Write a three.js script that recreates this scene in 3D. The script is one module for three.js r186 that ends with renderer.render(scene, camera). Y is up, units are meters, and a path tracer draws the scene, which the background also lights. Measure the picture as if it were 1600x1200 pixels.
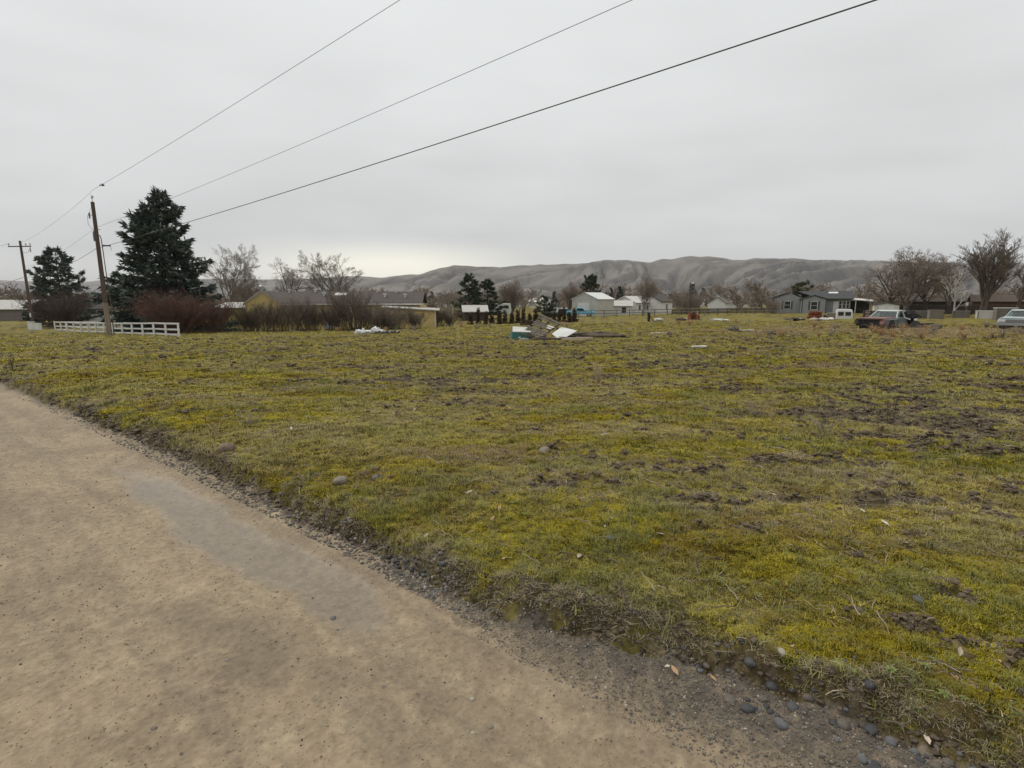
import * as THREE from 'three';
import { mergeGeometries } from 'three/addons/utils/BufferGeometryUtils.js';
import { createNoise2D, createNoise3D } from 'simplex-noise';

// ---------------------------------------------------------------- camera, sky, sun, exposure
const scene = new THREE.Scene();
const camera = new THREE.PerspectiveCamera(72, 4 / 3, 0.05, 20000);
camera.position.set(0, 1.6, 0);                       // eye height above the dirt road
camera.rotation.set(-9.28 * Math.PI / 180, 0, 0);
const renderer = new THREE.WebGLRenderer({ antialias: true });
renderer.toneMapping = THREE.LinearToneMapping;
renderer.toneMappingExposure = 1.1;
renderer.shadowMap.enabled = true;

function rngOf(seed) { let s = seed | 0; return () => { s = (s + 0x6d2b79f5) | 0; let t = Math.imul(s ^ (s >>> 15), 1 | s); t = (t + Math.imul(t ^ (t >>> 7), 61 | t)) ^ t; return ((t ^ (t >>> 14)) >>> 0) / 4294967296; }; }
const N2 = createNoise2D(rngOf(11)), N2b = createNoise2D(rngOf(12)), N3 = createNoise3D(rngOf(13));
const sm = (a, b, x) => { const t = Math.min(1, Math.max(0, (x - a) / (b - a))); return t * t * (3 - 2 * t); };
const lerp = (a, b, t) => a + (b - a) * t;
const fbm = (x, y, o = 4) => { let a = 0.5, f = 1, v = 0; for (let i = 0; i < o; i++) { v += a * N2(x * f + i * 17.3, y * f - i * 9.1); a *= 0.5; f *= 2.03; } return v; };

// overcast stratus: even grey, a little lighter overhead, streaked low down, a thin pale gap above the horizon
{
  const W = 1024, H = 512, data = new Float32Array(W * H * 4);
  for (let j = 0; j < H; j++) for (let i = 0; i < W; i++) {
    const el = ((j + 0.5) / H - 0.5) * Math.PI, az = ((i + 0.5) / W - 0.5) * 2 * Math.PI;
    const cx = Math.cos(el) * Math.cos(az), cy = Math.sin(el), cz = Math.cos(el) * Math.sin(az), up = Math.max(cy, 0);
    let L = 0.555 + 0.33 * Math.pow(up, 0.8);
    const q = 1 / (up + 0.16), px = cx * q, pz = cz * q;
    const cloud = 0.5 * N3(px * 0.55, pz * 0.55, 3) + 0.28 * N3(px * 1.3, pz * 1.6, 7) + 0.12 * N3(px * 3.1, pz * 3.6, 5);
    L *= 1 + 0.10 * cloud * sm(0.0, 0.12, up);
    const streak = N3(cx * 1.3, cy * 16, cz * 1.3 + 4) + 0.5 * N3(cx * 3, cy * 34, cz * 3);
    L *= 1 + 0.022 * streak * sm(0.0, 0.06, up) * (1 - sm(0.25, 0.55, up));
    const gap = sm(0.012, 0.03, cy) * (1 - sm(0.045, 0.075, cy)) * (0.5 + 0.5 * N3(cx * 1.6 + 9, 0.3, cz * 1.6)) ;
    const toGap = Math.exp(-Math.pow((Math.atan2(cx, -cz) + 0.22) / 0.20, 2));
    const g = Math.min(1, gap * 0.30 + sm(0.0, 0.03, cy) * (1 - sm(0.055, 0.115, cy)) * toGap * 1.0);
    const o = (j * W + i) * 4;
    const cold = [0.975, 0.995, 1.0];
    const warm = [0.98, 0.95, 0.82];
    for (let c = 0; c < 3; c++) data[o + c] = el < -0.02 ? 0.16 : lerp(L * cold[c], warm[c], g);
    data[o + 3] = 1;
  }
  const sky = new THREE.DataTexture(data, W, H, THREE.RGBAFormat, THREE.FloatType);
  sky.mapping = THREE.EquirectangularReflectionMapping; sky.magFilter = THREE.LinearFilter; sky.minFilter = THREE.LinearFilter; sky.needsUpdate = true;
  scene.background = sky; scene.environment = sky;
}
const sun = new THREE.DirectionalLight(new THREE.Color(1.0, 0.94, 0.84), 1.5);
sun.position.set(-60, 95, -70); sun.target.position.set(0, 0, -30);
sun.castShadow = true; sun.shadow.radius = 32; sun.shadow.mapSize.set(4096, 4096);
Object.assign(sun.shadow.camera, { left: -120, right: 120, top: 120, bottom: -120, near: 1, far: 400 });
scene.add(sun, sun.target);
scene.fog = new THREE.FogExp2(new THREE.Color(0.80, 0.81, 0.83), 0.00009);

// ---------------------------------------------------------------- helpers
const taken = new Map();
function numbered(n) { const k = taken.get(n) || 0; taken.set(n, k + 1); return k ? n + '_' + String(k).padStart(3, '0') : n; }
function shade(o) { o.traverse((m) => { if (m.isMesh) { m.castShadow = true; m.receiveShadow = true; } }); return o; }
function tag(o, label, category, group) { o.userData.label = label; o.userData.category = category; if (group) o.userData.group = group; return o; }
function thing(name, label, category, [x, y, z] = [0, 0, 0], turn = 0, group) {
  const o = new THREE.Group(); o.name = numbered(name); o.position.set(x, y, z); o.rotation.y = turn; scene.add(o);
  return tag(o, label, category, group);
}
function part(parent, name, geo, mat, label) {
  const m = new THREE.Mesh(Array.isArray(geo) ? merged(geo) : geo, mat); m.name = name; m.castShadow = m.receiveShadow = true; parent.add(m);
  if (label) m.userData.label = label;
  return m;
}
function solo(name, geo, mat, label, category, [x, y, z] = [0, 0, 0], turn = 0, group) {
  const m = new THREE.Mesh(Array.isArray(geo) ? merged(geo) : geo, mat); m.name = numbered(name); m.position.set(x, y, z); m.rotation.y = turn;
  m.castShadow = m.receiveShadow = true; scene.add(m); return tag(m, label, category, group);
}
function copyOf(root, [x, y, z], turn, scale, label, group) {
  const r = root.clone(); r.name = numbered(root.name.replace(/_\d{3}$/, '')); r.position.set(x, y, z); r.rotation.y = turn;
  if (Array.isArray(scale)) r.scale.set(...scale); else r.scale.setScalar(scale || 1);
  r.userData = { ...root.userData }; if (label) r.userData.label = label; if (group) r.userData.group = group;
  scene.add(r); return r;
}
function structure(name, geo, mat) { const m = new THREE.Mesh(geo, mat); m.name = numbered(name); m.userData.kind = 'structure'; m.receiveShadow = m.castShadow = true; scene.add(m); return m; }
function merged(list) {
  const g = list.map((x) => { let y = x.index ? x.toNonIndexed() : x; const z = new THREE.BufferGeometry(); z.setAttribute('position', y.attributes.position); if (y.attributes.normal) z.setAttribute('normal', y.attributes.normal); else { z.computeVertexNormals(); }
    z.setAttribute('uv', y.attributes.uv || new THREE.BufferAttribute(new Float32Array(y.attributes.position.count * 2), 2)); return z; });
  return mergeGeometries(g);
}
const M4 = (x, y, z, rx = 0, ry = 0, rz = 0) => new THREE.Matrix4().makeRotationFromEuler(new THREE.Euler(rx, ry, rz, 'YXZ')).setPosition(x, y, z);
// a box with chamfered edges, centred at x, y, z; uv in metres
function box(w, h, d, x = 0, y = 0, z = 0, rx = 0, ry = 0, rz = 0, ch = 0.012) {
  const c = Math.min(ch, w / 3, h / 3, d / 3), s = new THREE.Shape();
  const a = w / 2 - c, b = h / 2 - c;
  s.moveTo(-a, -b); s.lineTo(a, -b); s.lineTo(a, b); s.lineTo(-a, b); s.closePath();
  const g = new THREE.ExtrudeGeometry(s, { depth: d - 2 * c, bevelEnabled: true, bevelThickness: c, bevelSize: c, bevelSegments: 1, curveSegments: 1 });
  g.translate(0, 0, -(d - 2 * c) / 2); g.applyMatrix4(M4(x, y, z, rx, ry, rz)); return g;
}
function prism(pts, depth, bevel = 0.01) { // outline in x, y pushed along z and centred
  const s = new THREE.Shape(pts.map((p) => new THREE.Vector2(p[0], p[1])));
  const g = new THREE.ExtrudeGeometry(s, { depth: depth - 2 * bevel, bevelEnabled: bevel > 0, bevelThickness: bevel, bevelSize: bevel, bevelOffset: -bevel, bevelSegments: 1, curveSegments: 8 });
  g.translate(0, 0, -(depth - 2 * bevel) / 2); return g;
}
function cyl(r0, r1, h, x = 0, y = 0, z = 0, rx = 0, ry = 0, rz = 0, n = 10) { const g = new THREE.CylinderGeometry(r1, r0, h, n, 1); g.applyMatrix4(M4(x, y, z, rx, ry, rz)); return g; }
function slab(a, b, c, d, t) { // a sheet with corners a b c d and thickness t
  const v = [a, b, c, d].map((p) => new THREE.Vector3(...p)), n = new THREE.Vector3().subVectors(v[1], v[0]).cross(new THREE.Vector3().subVectors(v[3], v[0])).normalize().multiplyScalar(t);
  const lo = v, hi = v.map((p) => p.clone().add(n)), P = [];
  const quad = (p, q, r, s) => { for (const k of [p, q, r, p, r, s]) P.push(k.x, k.y, k.z); };
  quad(hi[0], hi[1], hi[2], hi[3]); quad(lo[3], lo[2], lo[1], lo[0]);
  for (let i = 0; i < 4; i++) { const j = (i + 1) % 4; quad(lo[i], lo[j], hi[j], hi[i]); }
  const g = new THREE.BufferGeometry(); g.setAttribute('position', new THREE.Float32BufferAttribute(P, 3)); g.computeVertexNormals();
  const uv = []; for (let i = 0; i < P.length; i += 3) uv.push(P[i] + P[i + 2], P[i + 1]); g.setAttribute('uv', new THREE.Float32BufferAttribute(uv, 2)); return g;
}
class Mesher { // collects triangles and tubes
  constructor() { this.p = []; this.n = []; }
  tri(a, b, c) {
    const ux = b[0] - a[0], uy = b[1] - a[1], uz = b[2] - a[2], vx = c[0] - a[0], vy = c[1] - a[1], vz = c[2] - a[2];
    let nx = uy * vz - uz * vy, ny = uz * vx - ux * vz, nz = ux * vy - uy * vx; const l = Math.hypot(nx, ny, nz) || 1; nx /= l; ny /= l; nz /= l;
    this.p.push(...a, ...b, ...c); for (let i = 0; i < 3; i++) this.n.push(nx, ny, nz);
  }
  tube(pts, rad, sides) {
    let prev = null;
    for (let i = 0; i < pts.length; i++) {
      const a = pts[Math.max(0, i - 1)], b = pts[Math.min(pts.length - 1, i + 1)], d = new THREE.Vector3().subVectors(b, a).normalize();
      const u = new THREE.Vector3(Math.abs(d.y) > 0.9 ? 1 : 0, Math.abs(d.y) > 0.9 ? 0 : 1, 0).cross(d).normalize(), v = new THREE.Vector3().crossVectors(d, u), ring = [];
      for (let k = 0; k < sides; k++) { const t = k / sides * 2 * Math.PI, c = Math.cos(t), s = Math.sin(t); const nx = u.x * c + v.x * s, ny = u.y * c + v.y * s, nz = u.z * c + v.z * s; ring.push([pts[i].x + nx * rad[i], pts[i].y + ny * rad[i], pts[i].z + nz * rad[i], nx, ny, nz]); }
      if (prev) for (let k = 0; k < sides; k++) { const A = prev[k], B = prev[(k + 1) % sides], C = ring[(k + 1) % sides], D = ring[k]; for (const q of [A, B, C, A, C, D]) { this.p.push(q[0], q[1], q[2]); this.n.push(q[3], q[4], q[5]); } }
      prev = ring;
    }
  }
  geo() { const g = new THREE.BufferGeometry(); g.setAttribute('position', new THREE.Float32BufferAttribute(this.p, 3)); g.setAttribute('normal', new THREE.Float32BufferAttribute(this.n, 3)); const uv = new Float32Array(this.p.length / 3 * 2); for (let i = 0; i < uv.length / 2; i++) { uv[2 * i] = (this.p[3 * i] + this.p[3 * i + 2]) ; uv[2 * i + 1] = this.p[3 * i + 1]; } g.setAttribute('uv', new THREE.BufferAttribute(uv, 2)); return g; }
}

// ---------------------------------------------------------------- textures (tileable grain)
function tileNoise(size, seed, cells, octaves, gain = 0.5, stretch = 1) {
  const R = rngOf(seed), out = new Float32Array(size * size); let amp = 1, tot = 0;
  for (let o = 0; o < octaves; o++) {
    const cx = cells << o, cy = Math.max(2, Math.round((cells << o) / stretch)), lat = new Float32Array(cx * cy).map(() => R());
    for (let j = 0; j < size; j++) { const fy = j / size * cy, y0 = Math.floor(fy), ty = fy - y0, sy = ty * ty * (3 - 2 * ty), ya = (y0 % cy) * cx, yb = ((y0 + 1) % cy) * cx;
      for (let i = 0; i < size; i++) { const fx = i / size * cx, x0 = Math.floor(fx), tx = fx - x0, sx = tx * tx * (3 - 2 * tx), xa = x0 % cx, xb = (x0 + 1) % cx;
        out[j * size + i] += amp * lerp(lerp(lat[ya + xa], lat[ya + xb], sx), lerp(lat[yb + xa], lat[yb + xb], sx), sy); } }
    tot += amp; amp *= gain;
  }
  for (let i = 0; i < out.length; i++) out[i] /= tot; return out;
}
function texOf(size, fn, repeat, srgb = false) {
  const d = new Uint8Array(size * size * 4);
  for (let i = 0; i < size * size; i++) { const c = fn(i, i % size, (i / size) | 0); for (let k = 0; k < 3; k++) d[i * 4 + k] = Math.max(0, Math.min(255, 255 * (c.length ? c[k] : c))); d[i * 4 + 3] = 255; }
  const t = new THREE.DataTexture(d, size, size); t.wrapS = t.wrapT = THREE.RepeatWrapping; t.magFilter = THREE.LinearFilter; t.minFilter = THREE.LinearMipmapLinearFilter;
  t.repeat.set(repeat[0], repeat[1]); if (srgb) t.colorSpace = THREE.SRGBColorSpace; t.needsUpdate = true; return t;
}
const nzA = tileNoise(512, 1, 24, 5, 0.75), nzB = tileNoise(512, 2, 6, 6, 0.6), nzW = tileNoise(256, 3, 32, 3, 0.6, 16), nzC = tileNoise(512, 5, 60, 3, 0.8);
const pitted = (() => { const R = rngOf(77), a = new Float32Array(512 * 512); for (let k = 0; k < 1700; k++) { const x = R() * 512, y = R() * 512, r = 1 + 3.2 * R() * R(), s = R() < 0.5 ? 1 : -0.9; for (let j = -5; j <= 5; j++) for (let i = -5; i <= 5; i++) { const q = 1 - Math.hypot(i, j * 1.25) / r; if (q > 0) { const o = (((y + j) & 511) * 512) + ((x + i) & 511); a[o] += s * Math.min(0.7, q); } } } return a; })();
const grainSoil = texOf(512, (i) => { const v = 0.66 + 0.5 * (nzA[i] - 0.5) + 0.55 * (nzC[i] - 0.5) + 0.2 * (nzB[i] - 0.5) ; return [v, v * 0.99, v * 0.97]; }, [0.9, 0.9]);
const grainRoad = texOf(512, (i) => { const v = 0.78 + 0.26 * (nzA[i] - 0.5) + 0.52 * (nzC[i] - 0.5) + 0.16 * (nzB[i] - 0.5) + 0.22 * Math.max(-1, Math.min(0.6, pitted[i])); return [v, v * 0.995, v * 0.985]; }, [0.55, 0.55]);  // grain, plus pits darkened and bumps paled in the colour, imitating their shading
const bumpRoad = texOf(512, (i) => 0.45 + 0.35 * (nzA[i] - 0.5) + 0.2 * (nzC[i] - 0.5) + 0.32 * Math.max(-1, Math.min(1, pitted[i])), [0.55, 0.55]);
const bumpSoil = texOf(512, (i) => 0.5 + 0.7 * (nzA[i] - 0.5) + 0.3 * (nzC[i] - 0.5), [0.9, 0.9]);
const grainWood = texOf(256, (i) => { const v = 0.75 + 0.8 * (nzW[i] - 0.5); return [v, v * 0.97, v * 0.93]; }, [1.2, 1.2]);
const grainPaint = texOf(512, (i) => { const v = 0.88 + 0.3 * (nzB[i] - 0.5) + 0.16 * (nzA[i] - 0.5); return [v, v, v * 0.985]; }, [0.35, 0.35]);
const grainRust = texOf(512, (i) => { const r = sm(0.42, 0.62, nzB[i]), s = 0.8 + 0.6 * (nzA[i] - 0.5); return [s * lerp(0.42, 0.8, r), s * lerp(0.24, 0.42, r), s * lerp(0.18, 0.22, r)]; }, [0.8, 0.8], true);

const mat = (r, g, b, rough = 0.9, extra = {}) => new THREE.MeshStandardMaterial({ color: new THREE.Color().setRGB(r, g, b), roughness: rough, ...extra });
const M = {
  white: mat(0.72, 0.72, 0.70, 0.6, { map: grainPaint }), offwhite: mat(0.60, 0.59, 0.55, 0.7, { map: grainPaint }),
  yellow: mat(0.62, 0.47, 0.19, 0.8, { map: grainPaint }), greySiding: mat(0.31, 0.325, 0.335, 0.75, { map: grainPaint }),
  roofGrey: mat(0.105, 0.088, 0.078, 0.95, { map: grainSoil }), roofDark: mat(0.085, 0.09, 0.095, 0.95, { map: grainSoil }), roofPale: mat(0.50, 0.49, 0.46, 0.7, { map: grainPaint }),
  trimDark: mat(0.07, 0.075, 0.08, 0.7), steelWall: mat(0.52, 0.50, 0.45, 0.6, { map: grainPaint }),
  wood: mat(0.20, 0.165, 0.13, 0.95, { map: grainWood }), woodPale: mat(0.48, 0.40, 0.30, 0.9, { map: grainWood }), woodDark: mat(0.07, 0.055, 0.045, 0.95, { map: grainWood }), woodGrey: mat(0.22, 0.20, 0.18, 0.95, { map: grainWood }),
  poleDark: mat(0.13, 0.095, 0.075, 0.95, { map: grainWood }), poleGrey: mat(0.30, 0.25, 0.19, 0.95, { map: grainWood }),
  black: mat(0.018, 0.017, 0.017, 0.8), dark: mat(0.04, 0.038, 0.036, 0.85), wire: mat(0.055, 0.05, 0.05, 0.7), wirePale: mat(0.10, 0.10, 0.10, 0.6),
  glass: mat(0.03, 0.035, 0.04, 0.08), ceramic: mat(0.20, 0.20, 0.20, 0.4), steel: mat(0.35, 0.36, 0.37, 0.45, { metalness: 0.7 }),
  pane: new THREE.MeshPhysicalMaterial({ color: new THREE.Color().setRGB(0.8, 0.88, 0.86), roughness: 0.12, transmission: 1, thickness: 0 }),
  bark: mat(0.115, 0.095, 0.078, 0.95), barkPale: mat(0.20, 0.175, 0.145, 0.95), barkDark: mat(0.055, 0.046, 0.04, 0.95), birch: mat(0.56, 0.54, 0.50, 0.85),
  twig: mat(0.165, 0.128, 0.10, 0.95), twigPale: mat(0.255, 0.22, 0.18, 0.95), twigDark: mat(0.095, 0.070, 0.052, 0.95), twigRed: mat(0.125, 0.066, 0.048, 0.95), twigPink: mat(0.225, 0.182, 0.145, 0.95), twigOlive: mat(0.12, 0.10, 0.06, 0.95),
  spruce: mat(0.052, 0.072, 0.058, 0.85), spruceTip: mat(0.10, 0.125, 0.095, 0.85), pine: mat(0.040, 0.060, 0.028, 0.85), pineTip: mat(0.065, 0.088, 0.040, 0.85), juniper: mat(0.075, 0.085, 0.035, 0.9), thuja: mat(0.095, 0.060, 0.038, 0.95),
  teal: mat(0.045, 0.17, 0.16, 0.7, { map: grainPaint }), rust: mat(0.9, 0.9, 0.9, 0.9, { map: grainRust }), rustDark: mat(0.4, 0.36, 0.34, 0.9, { map: grainRust }),
  rock: mat(0.30, 0.26, 0.21, 0.9, { map: grainSoil }), rockGrey: mat(0.16, 0.165, 0.17, 0.85, { map: grainSoil }), rockRed: mat(0.24, 0.17, 0.125, 0.9, { map: grainSoil }), rockPale: mat(0.5, 0.46, 0.38, 0.9, { map: grainSoil }),
  cobble: mat(0.105, 0.105, 0.108, 0.75, { map: grainSoil }), cobbleDark: mat(0.066, 0.066, 0.068, 0.75, { map: grainSoil }), cobbleBrown: mat(0.16, 0.135, 0.11, 0.7, { map: grainSoil }),
  straw: mat(0.42, 0.34, 0.20, 0.9), strawGrey: mat(0.33, 0.28, 0.21, 0.95), leafTan: mat(0.42, 0.27, 0.14, 0.9), leafPale: mat(0.50, 0.42, 0.33, 0.9), orange: mat(0.50, 0.23, 0.08, 0.8), litter: mat(0.66, 0.62, 0.56, 0.9),
};
const scaled = (m, r, g, b) => { const c = m.clone(); c.color.setRGB(r, g, b); return c; };

// ---------------------------------------------------------------- the lie of the land
const DX = -0.783, DZ = -0.622, NX = 0.622, NZ = -0.783;         // along the road, and to its right-hand side
const tabZ = [0, 5, 10, 20, 30, 40, 52, 64, 90, 150, 300, 700, 9000];
const dropL = [1.38, 1.40, 1.58, 2.00, 2.45, 2.88, 3.35, 3.80, 4.15, 4.7, 5.6, 7.4, 8.0];
const dropR = [1.38, 1.40, 1.56, 1.86, 2.08, 2.22, 2.32, 2.40, 2.55, 3.4, 5.2, 7.4, 8.0];
function drop(tab, Z) { if (Z <= 0) return tab[0]; let i = 0; while (i < tabZ.length - 2 && tabZ[i + 1] < Z) i++; const t = (Z - tabZ[i]) / (tabZ[i + 1] - tabZ[i]); return lerp(tab[i], tab[i + 1], Math.min(1, t)); }
function baseY(x, z) { const Z = -z, t = sm(-0.6, 0.7, x / (Math.max(Z, 0) + 8)); return 1.6 - lerp(drop(dropL, Z), drop(dropR, Z), t); }
function across(x, z) { return x * NX + z * NZ + 0.07 * N2(x * 0.5, z * 0.5) + 0.03 * N2(x * 2.1, z * 2.1); }
function along(x, z) { return x * DX + z * DZ; }
function shoulderOuter(s) { return 1.96 + 0.30 * (1 - sm(0.2, 1.9, s)) + 0.05 * sm(4, 6, s); }
function roadEdge(s) { return 1.78 + 0.13 * sm(1.2, 2.4, s) ; }
// damp, wheel-polished silt: one strip near the right edge, a smaller one in the middle of the lane
function dampness(w, s, t) { return sm(0.35, 0.8, Math.exp(-Math.pow((w - 1.50) / 0.24, 2)) * sm(1.5, 2.5, s) * (1 - sm(4.6, 7.5, s)) + 0.8 * Math.exp(-Math.pow((w - 0.95) / 0.16, 2)) * sm(1.7, 2.2, s) * (1 - sm(2.8, 3.6, s)) + 0.30 * t); }
// what lies where: bare soil, moss, pale dead grass
// (all in patches of the place itself; the yard round the old cars is dry tan grass)
function cover(x, z) {
  const w = across(x, z), r = Math.hypot(x, z);
  const n1 = fbm(x * 0.16 + 3, z * 0.34, 3), n2 = fbm(x * 0.75, z * 1.5, 3), n3 = fbm(x * 2.6, z * 4.6, 3), n4 = fbm(x * 9, z * 12, 2);
  const inland = w + 3.2 * fbm(x * 0.3 + 21, z * 0.3, 2);                 // metres in from the road, along a wandering line
  const churned = sm(5, 8, inland) * (1 - sm(15, 22, inland)), chips = Math.exp(-Math.pow((x - 5.2) / 2.6, 2) - Math.pow((z + 5.6) / 1.5, 2)), yard = Math.exp(-Math.pow((x - 27) / 15, 2) - Math.pow((z + 35) / 9, 2));
  let soil = 0.75 * n1 + 0.95 * n2 + 0.75 * n3 + 0.3 * n4 + 0.10 * churned + 0.45 * chips - 0.22 * (1 - sm(3, 6, inland)) - 0.18;
  soil = sm(-0.08, 0.50, soil);
  const edge = (1 - sm(0.02, Math.max(0.10, 0.30 + 0.24 * N2(x * 1.1, z * 1.1) + 0.15 * n3), w - shoulderOuter(along(x, z))));
  soil = Math.max(soil * (1 - 0.25 * yard), edge * (0.85 + 0.6 * n3));
  const moss = sm(-0.28, 0.42, 0.8 * fbm(x * 0.5 + 40, z * 0.8, 3) + 0.45 * n3 + 0.30 * sm(0.0, 0.4, fbm(x * 0.12 + 50, z * 0.2, 2)) + 0.36);
  const dead = sm(-0.05, 0.5, 0.9 * fbm(x * 0.22 - 30, z * 0.55, 3) + 0.4 * fbm(x * 1.2 + 9, z * 2.4, 3) + 0.14);
  const tan = sm(0.02, 0.45, fbm(x * 0.1 + 8, z * 0.35, 3) + 0.80 * yard - 0.24);
  const fresh = sm(-0.15, 0.5, fbm(x * 0.33 + 70, z * 0.5, 3) + 0.12);
  const brown = sm(-0.25, 0.45, fbm(x * 1.1 - 12, z * 1.6 + 5, 3) + 0.35 * n3 + 0.06);
  return { r, w, fresh, soil: Math.min(1, Math.max(0, soil)), moss, dead, tan, edge, brown, dry: sm(-0.25, 0.4, fbm(x * 0.2 - 14, z * 0.45 + 33, 3) + 0.3 * n2), n3, n4 };
}
const C = { soil: [0.068, 0.050, 0.034], soilPale: [0.19, 0.15, 0.105], moss: [0.305, 0.246, 0.014], brownMoss: [0.165, 0.115, 0.018], green: [0.285, 0.255, 0.040], deep: [0.125, 0.128, 0.028], dead: [0.30, 0.255, 0.15], tan: [0.34, 0.25, 0.13], grey: [0.225, 0.19, 0.135], dull: [0.335, 0.290, 0.10], fresh: [0.32, 0.292, 0.028] };
const mix3 = (a, b, t) => [lerp(a[0], b[0], t), lerp(a[1], b[1], t), lerp(a[2], b[2], t)];
function turfColor(k) { // living cover: in golden, brown, green and dry patches
  let c = mix3(C.green, mix3(C.moss, C.brownMoss, k.brown), k.moss);
  c = mix3(c, C.fresh, 0.5 * k.fresh);
  return mix3(c, C.dull, 0.5 * k.dry);
}
function fieldColor(k) {
  let c = mix3(turfColor(k), C.dead, 0.6 * k.dead * (1 - 0.5 * k.moss));
  c = mix3(c, C.tan, 0.6 * k.tan);
  c = mix3(c, C.soil, 0.12);
  return mix3(c, mix3(C.soil, C.soilPale, sm(-0.1, 0.5, k.n4)), 0.92 * k.soil);
}
function groundY(x, z, k) {
  let y = baseY(x, z); const r = Math.hypot(x, z), w = across(x, z), s = along(x, z);
  const f = 1 - sm(45, 110, r), so = shoulderOuter(s);
  if (w > so - 0.02) {
    const t = w - so, bank = sm(-0.02, 0.18 + 0.10 * N2(x * 0.9, z * 0.9 + 5) + 0.06 * N2(x * 3.1, z * 3.1), t) * 0.5 + sm(0.05, 1.0, t) * 0.5;
    y -= 0.24 * (1 - bank) + 0.035 * Math.exp(-Math.pow((t - 0.04) / 0.07, 2)) * (0.6 + 0.6 * N2(x * 1.1 + 4, z * 1.1));
    const inField = sm(0.05, 0.6, t);
    y += f * inField * (0.030 * N2(x * 0.55, z * 0.9) + 0.022 * fbm(x * 1.5, z * 2.4, 3) + 0.024 * fbm(x * 5, z * 6.5, 2) + 0.10 * sm(5, 14, r) * fbm(x * 0.45 + 7, z * 1.25, 3));
    if (k) y += f * (k.soil * (0.05 * Math.abs(k.n3) + 0.035 * N2b(x * 7, z * 7)) * inField + 0.012 * N2b(x * 15, z * 15));
    y += (1 - inField) * (0.03 * N2b(x * 4, z * 4) + 0.018 * N2b(x * 11, z * 11));
  } else if (w > -3.9) {
    y -= 0.24;
    const rut = Math.exp(-Math.pow((w - 1.48) / 0.26, 2)) + Math.exp(-Math.pow((w + 0.1) / 0.35, 2));
    y += f * (-0.028 * rut + 0.006 * N2(x * 1.1, z * 1.1) + 0.0055 * N2(x * 6, z * 6) * (1 - 0.6 * rut) + 0.0045 * N2b(x * 15, z * 15) * (1 - 0.7 * rut));
    const re = roadEdge(s); if (w > re) y += 0.012 * sm(re, so, w) + 0.010 * N2b(x * 9, z * 9) * sm(re, re + 0.1, w);
  } else y -= 0.24 * sm(-4.6, -3.9, w);
  return y;
}
const gy = (x, z) => groundY(x, z, null);

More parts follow.
